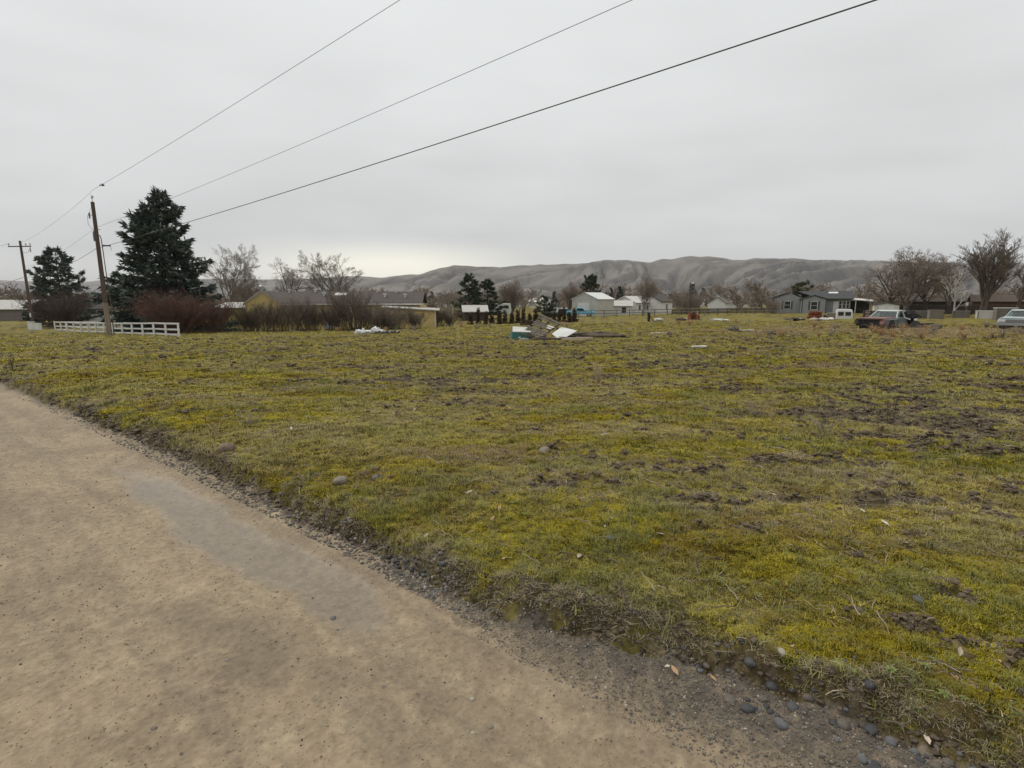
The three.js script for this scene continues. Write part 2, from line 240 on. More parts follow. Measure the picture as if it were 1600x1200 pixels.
// ---------------------------------------------------------------- ground sheets: one polar grid cut into road, gravel shoulder and field
{
  const ang = []; for (let a = -70; a <= 70.01; a += 0.26) ang.push(a); for (let a = 74; a < 289; a += 4) ang.push(a);
  const rad = [0.01]; for (let r = 0.4; r < 9000; r *= r < 1.2 ? 1.03 : r < 45 ? 1.0115 : 1.045) rad.push(r);
  const nA = ang.length, nR = rad.length, P = new Float32Array(nA * nR * 3), col = new Float32Array(nA * nR * 3), uv = new Float32Array(nA * nR * 2), wv = new Float32Array(nA * nR), kind = new Uint8Array(nA * nR);
  for (let j = 0; j < nR; j++) for (let i = 0; i < nA; i++) {
    const a = ang[i] * Math.PI / 180, x = Math.sin(a) * rad[j], z = -Math.cos(a) * rad[j], o = j * nA + i, w = across(x, z), s = along(x, z), so = shoulderOuter(s) + 0.06 * N2b(x * 3.3, z * 3.3);
    const k = cover(x, z); let c, zone = 0;
    const roadHere = w > -3.9 && s < 95;
    if (roadHere && w < roadEdge(s) + 0.07 * N2b(x * 2.2, z * 2.2)) {
      zone = 1; const t = fbm(x * 0.8, z * 0.8, 3), u = fbm(x * 3.5, z * 3.5, 3);
      c = mix3([0.345, 0.268, 0.176], [0.285, 0.219, 0.144], sm(-0.3, 0.4, t)); c = mix3(c, [0.385, 0.312, 0.205], 0.6 * sm(0.05, 0.5, u));
      const damp = dampness(w, s, t), line = N2(w * 2.6, s * 0.12) + 0.6 * N2(w * 7, s * 0.3);
      c = mix3(c, [0.235, 0.185, 0.125], 0.55 * sm(-0.2, 0.9, line)); c = mix3(c, [0.225, 0.178, 0.118], 0.8 * damp); wv[o] = damp; if (damp > 0.5 && w > 1.2) zone = 3;
    } else if (roadHere && w < so) {
      zone = 2; const u = fbm(x * 5, z * 5, 3); c = mix3([0.125, 0.102, 0.077], [0.235, 0.185, 0.13], sm(-0.25, 0.45, u + 0.25 * fbm(x * 1.3, z * 1.3, 2))); c = mix3([0.30, 0.235, 0.155], c, sm(-0.02, 0.20, w - roadEdge(s) + 0.10 * u)); c = mix3(c, [0.26, 0.205, 0.145], 0.85 * sm(1.7, 2.4, s) * (1 - sm(3.6, 4.4, s)));
    } else c = fieldColor(k);
    kind[o] = zone; const y = groundY(x, z, k);
    P.set([x, y, z], o * 3); col.set(c, o * 3); uv.set([x, z], o * 2);
  }
  const idx = [[], [], [], []];
  const put = (a, b, c) => { if (kind[a] === 3 || kind[b] === 3 || kind[c] === 3) { idx[3].push(a, b, c); return; } const m = Math.max(kind[a], kind[b], kind[c]), one = (kind[a] === 1) + (kind[b] === 1) + (kind[c] === 1); idx[one >= 2 ? 1 : m === 0 ? 0 : (kind[a] === 0) + (kind[b] === 0) + (kind[c] === 0) >= 2 ? 0 : 2].push(a, b, c); };
  for (let j = 0; j < nR - 1; j++) for (let i = 0; i < nA; i++) { const i2 = (i + 1) % nA, a = j * nA + i, b = j * nA + i2, c = (j + 1) * nA + i2, d = (j + 1) * nA + i; put(a, b, c); put(a, c, d); }
  const pos = new THREE.BufferAttribute(P, 3), full = new THREE.BufferGeometry(); full.setAttribute('position', pos); full.setIndex([].concat(idx[0], idx[1], idx[2], idx[3])); full.computeVertexNormals();
  const cut = (ix, extra) => {
    const map = new Map(), order = []; const I = ix.map((v) => { if (!map.has(v)) { map.set(v, order.length); order.push(v); } return map.get(v); });
    const g = new THREE.BufferGeometry(), take = (src, n) => { const t = new Float32Array(order.length * n); order.forEach((v, q) => { for (let c = 0; c < n; c++) t[q * n + c] = src[v * n + c]; }); return new THREE.BufferAttribute(t, n); };
    g.setAttribute('position', take(P, 3)); g.setAttribute('normal', take(full.attributes.normal.array, 3)); g.setAttribute('color', take(col, 3)); g.setAttribute('uv', take(uv, 2)); g.setIndex(I); return g;
  };
  structure('field', cut(idx[0]), new THREE.MeshPhysicalMaterial({ specularIntensity: 0.25, vertexColors: true, map: grainSoil, bumpMap: bumpSoil, bumpScale: 0.02, roughness: 0.95 }));
  structure('gravel_shoulder', cut(idx[2]), new THREE.MeshStandardMaterial({ vertexColors: true, map: grainSoil, bumpMap: bumpSoil, bumpScale: 0.025, roughness: 0.9 }));
  // damp, wheel-polished silt in the ruts is smoother than the dry crust: a roughness map laid in metres over the road
  const S = 512, x0 = -13, z0 = -11, span = 15;
  const wet = texOf(S, (i, a, b) => { const x = x0 + (a + 0.5) / S * span, z = z0 + (b + 0.5) / S * span, w = across(x, z), s = along(x, z), t = fbm(x * 0.8, z * 0.8, 3);
    const damp = dampness(w, s, t) * sm(1.1, 1.25, w);
    return lerp(0.95, 0.30 + 0.12 * (nzB[i] - 0.5), damp); }, [1 / span, 1 / span]);
  wet.offset.set(-x0 / span, -z0 / span); wet.wrapS = wet.wrapT = THREE.ClampToEdgeWrapping;
  structure('damp_wheel_track', cut(idx[3]), new THREE.MeshStandardMaterial({ vertexColors: true, map: grainRoad, bumpMap: bumpRoad, bumpScale: 0.005, roughness: 1, roughnessMap: wet }));
  structure('dirt_road', cut(idx[1]), new THREE.MeshStandardMaterial({ vertexColors: true, map: grainRoad, bumpMap: bumpRoad, bumpScale: 0.022, roughness: 1, roughnessMap: wet }));
}

// ---------------------------------------------------------------- hills
function hillRange(name, ridge, r0, r1, r2, spurs, pale, seed) {
  const N = createNoise2D(rngOf(seed)), a0 = ridge[0][0], a1 = ridge[ridge.length - 1][0], nA = 520, nR = 110, P = [], col = [], idx = [];
  const crest = (b) => { let i = 0; while (i < ridge.length - 2 && ridge[i + 1][0] < b) i++; const t = Math.min(1, Math.max(0, (b - ridge[i][0]) / (ridge[i + 1][0] - ridge[i][0]))); const e = t * t * (3 - 2 * t); return lerp(ridge[i][1], ridge[i + 1][1], e); };
  for (let j = 0; j <= nR; j++) for (let i = 0; i <= nA; i++) {
    const b = lerp(a0, a1, i / nA), r = lerp(r0, r2, j / nR), t = (r - r0) / (r1 - r0), X = b * r, h = crest(b) * r1;
    const wob = 160 * N(b * 2.2, r * 0.0011), sp = (b * r1 + wob - 0.5 * (r - r0) * (0.6 + 0.8 * N(b * 1.3, 5))) * spurs;
    const g1 = Math.abs(N(sp * 0.0021, r * 0.0004 + 3)), g2 = Math.abs(N(sp * 0.0058, r * 0.0009 + 8)), g3 = N(sp * 0.02, r * 0.004);
    const prof = t < 1 ? Math.pow(sm(0, 1, t), 0.85) : 1 - 0.35 * sm(1, 2.2, t), slope = Math.max(0, Math.sin(Math.PI * Math.min(1, t)));
    const cutIn = slope * Math.max(0, 0.70 * Math.pow(Math.max(0, 1 - g1 * 1.7), 1.5) + 0.40 * Math.pow(Math.max(0, 1 - g2 * 2.0), 1.5) + 0.12 * Math.max(0, g3));
    let y = -9 + (h + 9) * (prof - 0.92 * cutIn * prof * (1 - sm(0.72, 1.0, t))) ;
    y += 0.02 * h * N(X * 0.01, r * 0.01);
    P.push(X, y, -r);
    const n = N(X * 0.0022, r * 0.003) + 0.6 * N(X * 0.011, r * 0.013) + 0.5 * N(X * 0.04, r * 0.03), u = sm(0.4, 0.9, N(X * 0.006 + 20, r * 0.004));
    let c = mix3([0.068, 0.060, 0.053], [0.150, 0.132, 0.113], sm(-0.7, 0.8, n)); c = mix3(c, [0.22, 0.195, 0.155], 0.4 * u);
    col.push(...c.map((v) => v * pale));
  }
  for (let j = 0; j < nR; j++) for (let i = 0; i < nA; i++) { const a = j * (nA + 1) + i; idx.push(a, a + 1, a + nA + 2, a, a + nA + 2, a + nA + 1); }
  const g = new THREE.BufferGeometry(); g.setAttribute('position', new THREE.Float32BufferAttribute(P, 3)); g.setAttribute('color', new THREE.Float32BufferAttribute(col, 3)); g.setIndex(idx); g.computeVertexNormals();
  structure(name, g, new THREE.MeshStandardMaterial({ vertexColors: true, roughness: 1 }));
}
// bearing (sideways metres per metre ahead) and rise of the skyline above the eye per metre
const rise = (list) => list.map(([c, y]) => [(c - 800) * 0.001195, (465 - y) * 0.00118]);
hillRange('hills', rise([[470, 466], [540, 452], [590, 434], [650, 429], [700, 418], [712, 416], [770, 418], [850, 414], [905, 413], [950, 408], [985, 408], [1005, 411], [1040, 406], [1080, 402], [1115, 403], [1145, 408], [1180, 405], [1230, 405], [1270, 408], [1340, 408], [1400, 410], [1500, 412], [1620, 413], [1900, 420]]), 1250, 2500, 3800, 1, 1, 31);
hillRange('far_hills', rise([[-400, 446], [0, 438], [60, 440], [130, 441], [190, 435], [260, 438], [330, 436], [450, 437], [560, 432], [620, 436], [760, 440], [1000, 445], [1900, 450]]), 3000, 4600, 6500, 0.5, 0.95, 32);

// ---------------------------------------------------------------- trees and shrubs
const V = (x, y, z) => new THREE.Vector3(x, y, z);
function bareTree(seed, o) { // returns { trunk, twigs }
  const R = rngOf(seed), big = new Mesher(), fine = new Mesher();
  function grow(p, d, len, r, level) {
    const segs = level === 0 ? 5 : level === 1 ? 4 : level === 2 ? 3 : 2, pts = [p.clone()], rad = [r], tipR = Math.max(o.minR, r * (level === 0 ? 0.45 : 0.4)); let q = p.clone(), dir = d.clone();
    for (let i = 1; i <= segs; i++) {
      dir.x += (R() - 0.5) * o.kink; dir.z += (R() - 0.5) * o.kink; dir.y += (R() - 0.5) * o.kink * 0.5 + (level ? o.lift : 0) - o.droop * level * (i / segs) ; dir.normalize();
      q = q.clone().addScaledVector(dir, len / segs); pts.push(q); rad.push(lerp(r, tipR, i / segs));
    }
    (level <= 1 || (level === 2 && o.levels > 4) ? big : fine).tube(pts, rad, level === 0 ? 8 : level === 1 ? 6 : level === 2 ? 4 : 3);
    if (level >= o.levels) return;
    const n = o.kids[level];
    for (let k = 0; k < n; k++) {
      const f = level === 0 ? lerp(o.fork, 1, k / Math.max(1, n - 1)) : lerp(0.25, 1, (k + R() * 0.6) / n), g = Math.min(0.999, f) * segs, i = Math.floor(g), at = pts[i].clone().lerp(pts[i + 1], g - i);
      const bd = pts[i + 1].clone().sub(pts[i]).normalize(), phi = k * 2.4 + R() * 1.2, side = V(Math.cos(phi), 0, Math.sin(phi)); side.addScaledVector(bd, -side.dot(bd)).normalize();
      const ang = o.spread * (0.65 + 0.7 * R()) * (level === 0 ? lerp(1.15, 0.5, f) : 1), nd = bd.clone().multiplyScalar(Math.cos(ang)).addScaledVector(side, Math.sin(ang)).normalize();
      grow(at, nd, len * o.ratio[Math.min(level, o.ratio.length - 1)] * (0.7 + 0.5 * R()) * (level ? lerp(1.1, 0.65, f) : 1), Math.max(o.minR, lerp(rad[0], tipR, f) * 0.62), level + 1);
    }
  }
  grow(V(0, -0.1, 0), V(o.lean || 0, 1, 0).normalize(), o.trunk, o.r, 0);
  return { trunk: big.geo(), twigs: fine.geo() };
}
function bareShrub(seed, o) { // many stems fanning from one base
  const R = rngOf(seed), big = new Mesher(), fine = new Mesher();
  for (let k = 0; k < o.stems; k++) {
    const phi = R() * 6.28, out = o.fan * Math.sqrt(R()), d = V(Math.cos(phi) * out, 1, Math.sin(phi) * out).normalize(), base = V((R() - 0.5) * o.base, -0.05, (R() - 0.5) * o.base), len = o.h * (0.65 + 0.4 * R()) * (1 + 0.15 * out);
    let p = base, pts = [p.clone()], dir = d.clone(), rad = [o.r];
    for (let i = 1; i <= 4; i++) { dir.x += (R() - 0.5) * 0.25 + Math.cos(phi) * o.arch; dir.z += (R() - 0.5) * 0.25 + Math.sin(phi) * o.arch; dir.y -= o.arch * 0.4; dir.normalize(); p = p.clone().addScaledVector(dir, len / 4); pts.push(p); rad.push(o.r * (1 - 0.2 * i)); }
    big.tube(pts, rad.map((r) => Math.max(r, o.minR)), 4);
    for (let j = 0; j < o.twigs; j++) {
      const f = 0.8 + 3.1 * (j + R()) / o.twigs, i = Math.min(3, Math.floor(f)), at = pts[i].clone().lerp(pts[i + 1], f - i), t = pts[i + 1].clone().sub(pts[i]).normalize();
      const q = V(R() - 0.5, R() * 0.5 - 0.1, R() - 0.5).multiplyScalar(1.5).add(t).normalize(), l = len * (0.16 + 0.2 * R()), m = at.clone().addScaledVector(q, l * 0.5), e = m.clone().addScaledVector(q.clone().add(V((R() - 0.5) * 0.6, 0.35 * R(), (R() - 0.5) * 0.6)).normalize(), l * 0.5);
      fine.tube([at, m, e], [o.minR, o.minR * 0.9, o.minR * 0.5], 3);
      for (let u = 0; u < o.sub; u++) { const b = at.clone().lerp(e, 0.3 + 0.6 * R()), e2 = b.clone().add(V(R() - 0.5, R() * 0.8 - 0.15, R() - 0.5).normalize().multiplyScalar(l * 0.55)); fine.tube([b, e2], [o.minR * 0.8, o.minR * 0.45], 3); }
    }
  }
  return { trunk: big.geo(), twigs: fine.geo() };
}
function spray(m, p, d, len, wid, R, blades, drop) { // a fan of needle-covered twiglets
  for (let b = 0; b < blades; b++) {
    const q = V(R() - 0.5, R() - 0.5 - drop, R() - 0.5).multiplyScalar(1.25).add(d).normalize(), l = len * (0.6 + 0.6 * R()), s = V(R() - 0.5, R() - 0.5, R() - 0.5).cross(q).normalize().multiplyScalar(wid * (0.6 + 0.7 * R()));
    const c = p.clone().addScaledVector(q, l * 0.45), e = p.clone().addScaledVector(q, l);
    m.tri([p.x, p.y, p.z], [c.x + s.x, c.y + s.y, c.z + s.z], [e.x, e.y, e.z]); m.tri([p.x, p.y, p.z], [e.x, e.y, e.z], [c.x - s.x, c.y - s.y, c.z - s.z]);
  }
}
function conifer(seed, o) {
  const R = rngOf(seed), wood = new Mesher(), a = new Mesher(), b = new Mesher();
  for (let t = 0; t < (o.tops || 1); t++) { const lx = t ? o.topGap : 0; wood.tube([V(0, -0.1, 0), V(lx * 0.4, o.H * 0.55, 0), V(lx, o.H * (t ? 0.96 : 0.985), 0)], [o.H * 0.016, o.H * 0.010, 0.02], 7); }
  for (let y = o.H * o.clear; y < o.H * 0.99;) {
    const f = y / o.H, n = Math.max(4, Math.round(lerp(o.perWhorl, 4, f)));
    for (let k = 0; k < n; k++) {
      const phi = R() * 6.283, len = Math.max(0.25, o.R * Math.pow(1 - f, o.pow) * (0.62 + 0.5 * R()) * (1 + 0.22 * N2(phi * 1.1 + seed, f * 5))), out = V(Math.cos(phi), 0, Math.sin(phi)), segs = 5;
      if (R() < o.gap) continue;
      const top2 = (o.tops > 1 && f > 0.8 && R() < 0.5) ? o.topGap : (o.tops > 1 ? o.topGap * 0.35 * f * f : 0);
      let p = V(top2, y + (R() - 0.5) * 0.3, 0); const pts = [p]; let el = lerp(-0.12, 0.75, f * f) - o.sag * (1 - f) * (0.6 + 0.8 * R());
      for (let i = 1; i <= segs; i++) { p = p.clone().addScaledVector(out, Math.cos(el) * len / segs).add(V(0, Math.sin(el) * len / segs, 0)); el += o.tip * (0.6 + 0.6 * R()); pts.push(p); }
      wood.tube(pts, pts.map((_, i) => lerp(0.05, 0.012, i / segs) * (0.4 + len / o.R)), 3);
      const ns = Math.max(3, Math.round(len * o.sprays));
      for (let s = 0; s < ns; s++) {
        const g = lerp(o.inner, 1, Math.sqrt(R())) * segs * 0.999, i = Math.floor(g), at = pts[i].clone().lerp(pts[i + 1], g - i), d = pts[i + 1].clone().sub(pts[i]).normalize(), wing = (1 - Math.abs(g / segs - 0.55)) * len * 0.30;
        const sideways = V(-out.z, 0, out.x).multiplyScalar((R() - 0.5) * 2 * wing); at.add(sideways); at.y -= Math.abs(R()) * 0.12 * len * 0.3;
        d.addScaledVector(sideways, 1.1 / Math.max(0.2, wing)).normalize();
        spray(R() < 0.6 ? a : b, at, d, o.needle * (0.7 + 0.5 * R()), o.wid, R, o.blades, o.hang);
      }
    }
    y += o.step * (0.7 + 0.6 * R()) * lerp(1, 0.55, f);
  }
  return { wood: wood.geo(), a: a.geo(), b: b.geo() };
}
function fit(o, kit, [h, w]) { const b = new THREE.Box3(); for (const g of Object.values(kit)) { g.computeBoundingBox(); b.union(g.boundingBox); } const s = b.getSize(V(0, 0, 0)), k = w / (0.5 * (s.x + s.z)); o.scale.set(k, h / b.max.y, k); }
function plantTree(name, kit, bark, twig, label, category, pos, turn, size, group) {
  const t = thing(name, label, category, pos, turn, group); part(t, 'trunk', kit.trunk, bark); part(t, 'crown', kit.twigs, twig); fit(t, kit, size); return t;
}
function plantConifer(name, kit, m1, m2, label, pos, turn, scale, group) {
  const t = thing(name, label, 'tree', pos, turn, group); part(t, 'trunk', kit.wood, M.barkDark); const c = part(t, 'crown', kit.a, m1); part(c, 'branch_tips', kit.b, m2); if (Array.isArray(scale)) t.scale.set(...scale); else t.scale.setScalar(scale || 1); return t;
}
const at = (b, Z, dy = 0) => [b * Z, gy(b * Z, -Z) + dy, -Z];   // bearing and metres ahead -> a spot on the ground

plantConifer('spruce_tree', conifer(101, { H: 12.9, R: 6.2, clear: 0.04, perWhorl: 11, pow: 0.78, sag: 0.34, tip: 0.13, sprays: 9, inner: 0.22, needle: 0.62, wid: 0.085, blades: 5, hang: 0.28, step: 0.46, gap: 0.05, tops: 2, topGap: 0.75 }), M.spruce, M.spruceTip, 'tall dark blue-green spruce with a forked top behind the red-brown shrub', at(-0.650, 52), 0.3);
plantConifer('spruce_tree', conifer(102, { H: 10.3, R: 4.8, clear: 0.12, perWhorl: 9, pow: 0.50, sag: 0.22, tip: 0.15, sprays: 8, inner: 0.3, needle: 0.6, wid: 0.085, blades: 5, hang: 0.2, step: 0.62, gap: 0.1 }), M.spruce, M.spruceTip, 'smaller thin-crowned conifer rising behind a dark bare shrub near the far utility pole', at(-0.842, 76), 1.2);
const pineKit = conifer(103, { H: 7.4, R: 2.5, clear: 0.14, perWhorl: 6, pow: 0.42, sag: 0.1, tip: 0.14, sprays: 7, inner: 0.5, needle: 0.55, wid: 0.07, blades: 7, hang: -0.05, step: 0.48, gap: 0.05 });
plantConifer('pine_tree', pineKit, M.pine, M.pineTip, 'rounded green pine, the taller of two touching pines beyond the shrubs', at(-0.080, 86), 0.2, [1.1, 0.90, 1.1], 'pair of pines');
plantConifer('pine_tree', pineKit, M.pine, M.pineTip, 'green pine standing against its taller neighbour, over a small pale roof', at(-0.046, 88), 2.2, [1.2, 0.80, 1.1], 'pair of pines');
plantConifer('pine_tree', conifer(104, { H: 6.6, R: 3.3, clear: 0.22, perWhorl: 7, pow: 0.40, sag: 0.05, tip: 0.12, sprays: 6, inner: 0.5, needle: 0.55, wid: 0.08, blades: 7, hang: -0.05, step: 0.45, gap: 0.06 }), M.pine, M.pine, 'broad dark pine behind the white metal shed', at(0.147, 118), 0.9, [0.98, 1.15, 1]);
const firKit = conifer(105, { H: 4.2, R: 1.5, clear: 0.04, perWhorl: 7, pow: 0.8, sag: 0.1, tip: 0.08, sprays: 7, inner: 0.3, needle: 0.4, wid: 0.07, blades: 5, hang: 0.1, step: 0.3, gap: 0.04 });
plantConifer('fir_tree', firKit, M.spruce, M.pine, 'small dark fir right of the white metal shed, the narrower of two', at(0.185, 112), 0, [0.8, 1.2, 0.8], 'two small firs');
plantConifer('fir_tree', firKit, M.spruce, M.pine, 'small dark fir right of the white metal shed, the broader of two', at(0.202, 112), 1, [1.15, 1.25, 1.1], 'two small firs');
plantConifer('juniper_tree', conifer(106, { H: 4.4, R: 2.9, clear: 0.25, perWhorl: 7, pow: 0.35, sag: -0.1, tip: 0.1, sprays: 5, inner: 0.5, needle: 0.55, wid: 0.09, blades: 6, hang: -0.1, step: 0.4, gap: 0.1 }), M.juniper, M.pineTip, 'yellow-green bushy pine behind the roof of the grey house', at(0.541, 108), 0.4, [1, 1.15, 1]);
plantConifer('juniper_tree', firKit, M.juniper, M.pineTip, 'olive rounded evergreen beside a thin dark one, left of the white metal shed', at(0.061, 92), 0.4, [1.5, 0.82, 1.4]);
plantConifer('fir_tree', firKit, M.spruce, M.spruce, 'thin dark evergreen beside the olive rounded one', at(0.079, 94), 2.4, [0.7, 0.98, 0.7]);

// bare deciduous trees
const kitA = bareTree(201, { trunk: 3.6, r: 0.19, minR: 0.0085, kids: [8, 6, 5, 5, 4], levels: 5, ratio: [1.0, 0.62, 0.58, 0.62, 0.75], spread: 0.52, kink: 0.24, lift: 0.05, droop: 0.004, fork: 0.30 });   // rounded
const kitB = bareTree(202, { trunk: 3.2, r: 0.22, minR: 0.0085, kids: [9, 6, 5, 5, 3], levels: 5, ratio: [1.6, 0.55, 0.55, 0.6, 0.75], spread: 0.33, kink: 0.14, lift: 0.09, droop: 0.0, fork: 0.35 });    // vase
const kitC = bareTree(203, { trunk: 3.4, r: 0.22, minR: 0.0085, kids: [8, 6, 5, 5, 4], levels: 5, ratio: [1.05, 0.62, 0.58, 0.62, 0.75], spread: 0.66, kink: 0.34, lift: 0.03, droop: 0.025, fork: 0.28 });     // spreading
const kitD = bareTree(204, { trunk: 4.4, r: 0.10, minR: 0.016, kids: [7, 5, 4, 3], levels: 4, ratio: [0.55, 0.5, 0.55, 0.5], spread: 0.55, kink: 0.2, lift: 0.06, droop: 0.02, fork: 0.22 });            // slim birch
const kitE = bareTree(205, { trunk: 3.0, r: 0.16, minR: 0.03, kids: [6, 5, 4, 3], levels: 4, ratio: [0.8, 0.6, 0.6, 0.6], spread: 0.6, kink: 0.3, lift: 0.06, droop: 0.01, fork: 0.25 });                  // far, coarser
const TG = 'bare trees beyond the yellow house', RG = 'bare trees around the grey house';
plantTree('bare_tree', kitA, M.barkPale, M.twigPale, 'pale bare tree right behind the tall spruce', 'tree', at(-0.527, 80), 0.5, [12.2, 8.4], TG);
plantTree('bare_tree', kitC, M.bark, M.twigPale, 'bare tree over the yellow house, between the pale tree and the widest one', 'tree', at(-0.421, 84), 2.0, [10.2, 7], TG);
plantTree('bare_tree', kitA, M.bark, M.twigPale, 'widest round-crowned bare tree standing behind the yellow house roof', 'tree', at(-0.325, 84), 3.3, [10.9, 9.8], TG);
plantTree('bare_tree', kitC, M.bark, M.twig, 'low dark bare tree just left of the yellow house gable', 'tree', at(-0.478, 76), 4.0, [7, 6.4], TG);
plantTree('bare_tree', kitB, M.bark, M.twigPink, 'pinkish bare tree with upright limbs right of the two pines', 'tree', at(0.000, 96), 1.0, [7, 6.4], TG);
plantTree('bare_tree', kitB, M.bark, M.twigPink, 'low wide pinkish bare tree behind the olive evergreen', 'tree', at(0.105, 112), 2.0, [7, 8], TG);
plantTree('bare_tree', kitB, M.barkPale, M.twigPale, 'tall pale bare tree with a short trunk right of the white metal shed', 'tree', at(0.246, 92), 2.8, [7.4, 5], RG);
plantTree('bare_tree', kitC, M.bark, M.twigPink, 'wide dark bare tree with drooping limbs behind the wrecked car', 'tree', at(0.738, 70), 0.2, [9.2, 8.2], RG);
plantTree('bare_tree', kitA, M.barkDark, M.twig, 'dark bare tree with a stout trunk left of the white birch', 'tree', at(0.776, 73), 1.6, [9.2, 7.4], RG);
plantTree('bare_tree', kitB, M.bark, M.twig, 'tall vase-shaped bare tree with long upright branches right of the white birch', 'tree', at(0.880, 68), 0.8, [11.0, 9.4], RG);
plantTree('bare_tree', kitC, M.bark, M.twigPink, 'bare tree with low sweeping limbs between the carport and the dark trunked tree', 'tree', at(0.706, 76), 5.2, [8.4, 8.6], RG);
plantTree('bare_tree', kitA, M.bark, M.twigPink, 'rounded bare tree rising behind the white birch', 'tree', at(0.818, 86), 3.0, [9.4, 8.0], RG);
plantTree('birch_tree', kitD, M.birch, M.birch, 'white-barked birch with bare forked limbs', 'tree', at(0.829, 66), 0.4, [6.1, 3.4]);
plantTree('bare_tree', kitE, M.bark, M.twig, 'small bare tree right of the vase-shaped tree, before the brown house', 'tree', at(0.945, 72), 0.3, [7, 6], RG);

// shrubs
const shrubA = bareShrub(301, { stems: 42, fan: 0.62, base: 1.7, h: 3.1, r: 0.026, minR: 0.013, arch: 0.05, twigs: 9, sub: 3 });
const shrubB = bareShrub(302, { stems: 90, fan: 1.05, base: 1.9, h: 3.3, r: 0.026, minR: 0.013, arch: 0.10, twigs: 11, sub: 4 });
const shrubC = bareShrub(303, { stems: 56, fan: 0.80, base: 1.9, h: 3.0, r: 0.022, minR: 0.013, arch: 0.07, twigs: 10, sub: 4 });
const SG = 'bare shrubs along the yellow house';
plantTree('bare_shrub', shrubB, M.twigRed, M.twigRed, 'large red-brown bare shrub in front of the tall spruce', 'shrub', at(-0.628, 46), 0, [4.6, 8.2]);
plantTree('bare_shrub', shrubC, M.twigRed, M.twigRed, 'lower red-brown bare shrub between the large one and the yellow house', 'shrub', at(-0.565, 48), 1, [3.8, 5.4]);
plantTree('bare_shrub', shrubB, M.twigDark, M.twigDark, 'dark dome of bare twigs in front of the smaller conifer', 'shrub', at(-0.847, 69), 2, [6.1, 8.6]);
plantTree('bare_shrub', shrubA, M.barkDark, M.twigDark, 'dark bare shrub with upright stems in front of the left end of the yellow house', 'shrub', at(-0.458, 49), 0.4, [3.3, 4.0], SG);
[[-0.500, 50, 3.2, 3.0, 1, 'olive'], [-0.405, 50, 3.6, 3.1, 2, 'dark'], [-0.372, 51, 3.2, 2.9, 3, 'dark'], [-0.305, 50, 5.2, 4.4, 4, 'dark'], [-0.255, 51, 4.0, 2.9, 5, 'brown'], [-0.215, 51, 4.0, 2.5, 6, 'brown'], [-0.184, 52, 3.4, 2.2, 7, 'dark'], [-0.432, 51, 3.6, 3.0, 8, 'brown'], [-0.340, 51.5, 4.2, 3.0, 9, 'dark'], [-0.280, 52, 3.6, 3.2, 10, 'dark'], [-0.235, 52, 3.4, 2.2, 11, 'dark'], [-0.482, 51, 3.2, 2.4, 12, 'dark'], [-0.388, 50.5, 3.4, 3.6, 13, 'brown'], [-0.325, 50.5, 3.2, 3.8, 14, 'dark']].forEach(([b, Z, sx, sy, k, tone]) => {
  const m = tone === 'olive' ? M.twigOlive : tone === 'dark' ? M.twig : M.twigPink;
  plantTree('bare_shrub', k % 2 ? shrubC : shrubA, M.barkDark, m, k === 4 ? 'tallest spreading bare shrub in front of the yellow house, over the white tarp' : k === 1 ? 'olive bare shrub at the left corner of the yellow house' : 'bare leafless shrub in the row hiding the yellow wall', 'shrub', at(b, Z), k * 1.3, [sy * 1.12, sx * 1.05], SG);
});
plantTree('bare_shrub', shrubC, M.twig, M.twigPink, 'rounded brown bare shrub past the right end of the yellow house', 'shrub', at(-0.140, 60), 0.3, [3.3, 5], SG);
plantTree('bare_shrub', shrubC, M.barkDark, M.twigDark, 'small dark shrub at the foot of the rounded brown one', 'shrub', at(-0.118, 59), 2.3, [1.9, 2.6], SG);
plantTree('bare_shrub', shrubC, M.twigPink, M.twigPink, 'big pale brown dome of bare twigs beside the distant pole', 'shrub', at(0.330, 98), 0.6, [5.8, 8.4]);
plantTree('bare_shrub', shrubC, M.twigPink, M.twigPink, 'grey-brown bare thicket under the two pines', 'shrub', at(-0.095, 84), 1.6, [2.3, 6]);
plantTree('bare_shrub', shrubC, M.twig, M.twigPink, 'bare shrub at the left corner of the grey house', 'shrub', at(0.488, 92), 1.6, [3.2, 4.6]);
plantTree('bare_shrub', shrubC, M.twig, M.twig, 'brown bare thicket behind the carport of the grey house', 'shrub', at(0.700, 84), 2.6, [3.4, 6]);

// young brown arborvitae in a row
{
  const kit = conifer(401, { H: 1.5, R: 0.42, clear: 0.02, perWhorl: 9, pow: 1.0, sag: -0.15, tip: 0.08, sprays: 16, inner: 0.2, needle: 0.14, wid: 0.03, blades: 4, hang: -0.2, step: 0.10, gap: 0 });
  let first = null; const R = rngOf(402);
  [735, 747, 759, 768, 780, 789, 800, 809, 818, 828, 837, 866, 874, 882, 890, 898].forEach((c, i) => {
    const b = (c - 800) * 0.001195, Z = 66 + 2 * R(), p = at(b, Z, -0.03), sc = [0.75 + 0.4 * R(), 0.6 + 0.65 * R(), 0.75 + 0.4 * R()];
    if (!first) { first = thing('arborvitae', 'small brown cone-shaped arborvitae in the row behind the rubble', 'shrub', p, 0, 'row of brown arborvitae'); part(first, 'trunk', kit.wood, M.barkDark); part(first, 'foliage', mergeGeometries([kit.a, kit.b]), M.thuja); first.scale.set(...sc); }
    else copyOf(first, p, R() * 6, sc);
  });
}

